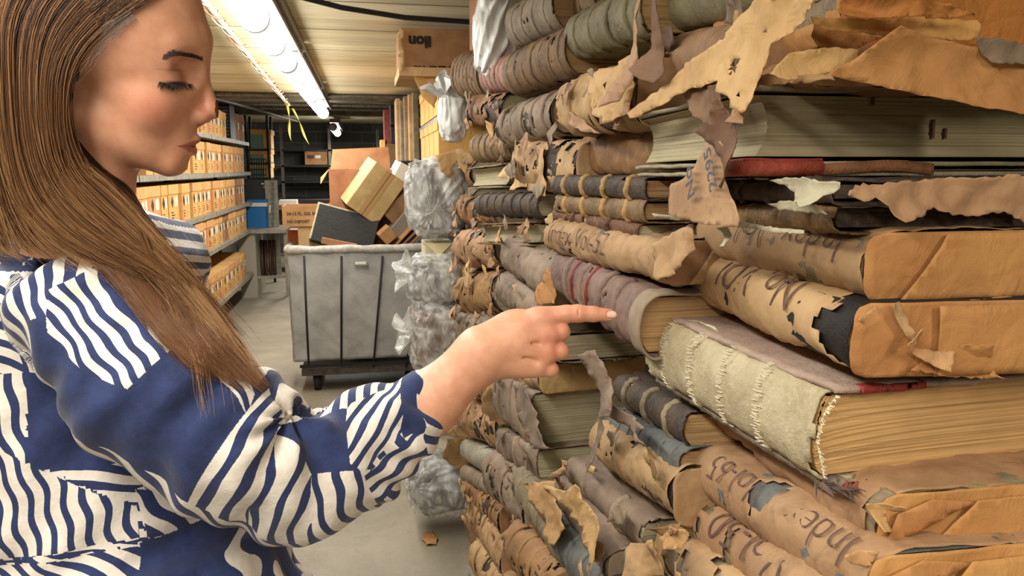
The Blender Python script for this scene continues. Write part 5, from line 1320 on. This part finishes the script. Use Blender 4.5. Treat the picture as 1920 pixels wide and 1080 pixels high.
me=bpy.data.meshes.new('dress'); me.from_pydata(Vw.tolist(),[],F.tolist()); me.materials.append(m_dress()); me.polygons.foreach_set('use_smooth',[True]*len(me.polygons))
a_=me.attributes.new('phase','FLOAT','CORNER'); a_.data.foreach_set('value',ph.reshape(-1).astype(np.float32))
a_=me.attributes.new('duty','FLOAT','CORNER'); a_.data.foreach_set('value',np.repeat(du,4).astype(np.float32))
o=bpy.data.objects.new('dress',me); COL.objects.link(o); o.parent=W_; MW[o]=MW[W_].copy()
# ------------------------------------------------------------------ hair
H0=Frame(215,150,HT,yaw=0,piv=(230,0))
def h0inv(Vw_):
    q=np.asarray(Vw_)-np.array(H0.c); return np.stack([(q@np.array(H0.rt))/H0.sx+H0.u0,-(q@np.array(H0.up))/H0.sy+H0.v0,(q@np.array(H0.n))/H0.sy],1)
HV=h0inv(VS[0]); hm=np.full((140,200),-200.0)
iu=np.clip(((HV[:,0]+200)/5).astype(int),0,139); iv=np.clip(((HV[:,1]+220)/5).astype(int),0,199); np.maximum.at(hm,(iu,iv),HV[:,2])
dV=h0inv(V[::2]); iu=np.clip(((dV[:,0]+200)/5).astype(int),0,139); iv=np.clip(((dV[:,1]+220)/5).astype(int),0,199); ok=(dV[:,0]>-200)&(dV[:,0]<500)&(dV[:,1]<760)&(dV[:,1]>-220)&(dV[:,1]>380); np.maximum.at(hm,(iu[ok],iv[ok]),dV[ok][:,2])
for _ in range(2): hm=np.maximum(hm,np.maximum(np.roll(hm,1,0),np.maximum(np.roll(hm,-1,0),np.maximum(np.roll(hm,1,1),np.roll(hm,-1,1)))))
def surf(u,v):
    i=int((u+200)/5);j=int((v+220)/5)
    return hm[i,j] if 0<=i<140 and 0<=j<200 else -200
GD=[[(352,-70,60),(306,0,90),(240,48,118),(178,95,135),(140,150,142),(127,215,140),(140,285,130),(190,335,125),(240,390,130),(300,460,150),(365,545,150),(430,630,140),(474,696,130)],
[(330,-105,50),(255,-20,110),(172,52,135),(118,120,150),(100,205,155),(106,300,150),(150,368,150),(212,432,155),(275,490,160),(345,560,155),(410,624,145),(462,676,135)],
[(285,-135,40),(190,-40,115),(105,50,145),(75,150,160),(70,260,165),(90,335,165),(138,395,165),(192,436,170),(252,476,168),(318,530,160),(385,592,150)],
[(230,-150,30),(120,-50,110),(48,50,140),(33,160,160),(30,270,165),(44,350,165),(80,400,165),(130,438,170),(185,468,168),(248,505,160)],
[(160,-150,20),(50,-50,100),(0,60,125),(-14,200,140),(-10,320,145),(0,400,150),(18,440,150),(50,455,150)],
[(90,-130,10),(-30,-30,70),(-70,100,90),(-80,250,100),(-75,380,110),(-60,440,120),(-40,450,125)]]
FARG=[[(118,150,60),(128,235,70),(170,300,50),(222,345,40),(250,392,60),(298,458,110),(360,540,125),(425,625,120),(470,692,115)],
[(110,150,-40),(120,240,-20),(150,310,0),(190,370,30),(225,430,80),(280,500,120),(340,580,125),(410,650,120),(455,690,115)],
[(60,150,100),(60,260,110),(80,350,120),(110,420,130),(160,470,140),(220,530,145),(290,600,140),(350,650,130)]]
def crv(g,s):
    n=len(g)-1; x=s*n; i=min(int(x),n-1); f=x-i
    p0=g[max(i-1,0)];p1=g[i];p2=g[i+1];p3=g[min(i+2,n)]
    return [ .5*((2*p1[k])+(-p0[k]+p2[k])*f+(2*p0[k]-5*p1[k]+4*p2[k]-p3[k])*f*f+(-p0[k]+3*p1[k]-3*p2[k]+p3[k])*f**3) for k in range(3)]
HVs=[];HF_=[];HT_=[];HL_=[]
rnh=random.Random(5)
def strand(ga,gb,f,lenf,rad,tone,wob,depth,seg=30,lift=2):
    base=sum(len(a) for a in HVs); pts=[]; ph1=rnh.uniform(0,6.28); ph2=rnh.uniform(0,6.28); o1=rnh.uniform(-1,1);o2=rnh.uniform(-1,1)
    for i in range(seg+1):
        s=i/seg*lenf; a=crv(ga,s);b=crv(gb,s); p=[a[k]*(1-f)+b[k]*f for k in range(3)]
        ww=wob*(s**1.2); p[0]+=ww*(o1*8+4*math.sin(s*8+ph1)); p[1]+=ww*(o2*5+2.5*math.sin(s*9+ph2))
        sf=surf(p[0],p[1]); c=p[2]-depth
        if sf>-150 and (p[1]<330 or p[1]>430) : c=max(c,sf+lift+depth*.12)
        p[2]=c; pts.append(p)
    for it in range(2): 
        for i in range(1,seg): pts[i][2]=max(pts[i][2],(pts[i-1][2]+pts[i+1][2])/2)
    W3=H0.w(np.array(pts)); T=np.gradient(W3,axis=0); T/=np.linalg.norm(T,axis=1)[:,None]; n_=np.array(H0.n)
    A=np.cross(T,n_); A/=np.linalg.norm(A,axis=1)[:,None]+1e-9; B=np.cross(A,T)
    r=rad*(1-.75*(np.linspace(0,1,seg+1))**3)
    ring=[W3+(A*math.cos(t)+B*math.sin(t)*.8)*r[:,None] for t in (0.3,2.4,4.5)]
    vv=np.stack(ring,1).reshape(-1,3); HVs.append(vv)
    i=np.arange(seg); 
    for k in range(3):
        k2=(k+1)%3; HF_.append(np.stack([base+i*3+k,base+i*3+k2,base+(i+1)*3+k2,base+(i+1)*3+k],1))
    HT_.append(np.full((seg+1)*3,tone)); HL_.append(np.repeat(np.linspace(0,lenf,seg+1),3))
for n_c in range(260):
    x=rnh.random()**1.15*4.98; gi=int(x); tone=rnh.random(); ln=rnh.uniform(.80,.95) if x<1 else rnh.uniform(.72,.97)
    for k in range(17):
        f=x-gi+rnh.gauss(0,.035); strand(GD[gi],GD[gi+1],f,min(1,ln*rnh.uniform(.93,1.02)),rnh.uniform(.00022,.00042),min(1,max(0,tone+rnh.gauss(0,.12))),1.25 if k<14 else 3.2,rnh.uniform(0,28))
for n_c in range(90):
    x=rnh.random()*1.98; gi=int(x); tone=rnh.random()*.35
    for k in range(14): strand(FARG[gi],FARG[gi+1],x-gi+rnh.gauss(0,.05),rnh.uniform(.8,.96),rnh.uniform(.0003,.0005),tone,1.2,rnh.uniform(0,25),lift=1)
# stray strands falling over the shoulder
ST=[[(230,400,150),(255,470,160),(285,540,165),(312,600,170),(318,660,172),(322,700,172)],[(250,420,150),(280,500,160),(330,560,165),(370,610,165),(378,700,165)]]
for k in range(46): strand(ST[0],ST[1],rnh.random()**1.5,rnh.uniform(.7,1),.00022,rnh.uniform(.75,1),1.2,0)
# grey temple wisps
GW=[[(250,35,120),(205,62,128),(165,98,135),(140,135,140),(132,165,142)],[(262,45,120),(222,80,126),(186,112,132),(160,132,138),(140,168,140)]]
for k in range(26): strand(GW[0],GW[1],rnh.random(),rnh.uniform(.4,1),.00014,2.0,3.0,0,seg=14,lift=6)
HVa=np.concatenate(HVs);HFa=np.concatenate(HF_)
def m_hair():
    t=NT('hair'); a=attr(t,'tone'); l=attr(t,'len'); 
    f=t.math('ADD',t.math('MULTIPLY',a,.55),t.math('MULTIPLY',l,.42))
    col=t.ramp(f,[(.05,(44,30,22)),(.35,(92,62,42)),(.62,(142,100,66)),(.92,(196,156,110))]); col=t.mix(t.math('GREATER_THAN',a,1.5),col,lin((128,118,110)))
    t.fin(col,.42); t.b.inputs['Specular IOR Level'].default_value=.35; return t.m
MH=m_hair()
ho=mesh_from(HVa,HFa,'hair',MH,W_,{'tone':np.concatenate(HT_),'len':np.concatenate(HL_)})
# under layer close to the scalp
g_=grad(lambda q:head_sdf(q),HPX,2.0); hl=np.interp(HPX[:,1],[-200,-40,20,60,110,160,250,330,520],[420,385,325,268,205,172,150,150,150])
sel=HPX[:,0]<hl+4*np.sin(HPX[:,1]/7); fm=sel[HPF].all(1)&(HPX[HPF][:,:,1].mean(1)<330)
sv=HF.w(HPX+g_*5); used=np.unique(HPF[fm]); mp=-np.ones(len(HPX),int); mp[used]=np.arange(len(used))
mesh_from(sv[used],mp[HPF[fm]],'scalp_hair',MH,ho,{'tone':np.full(len(used),.12),'len':np.full(len(used),.1)})
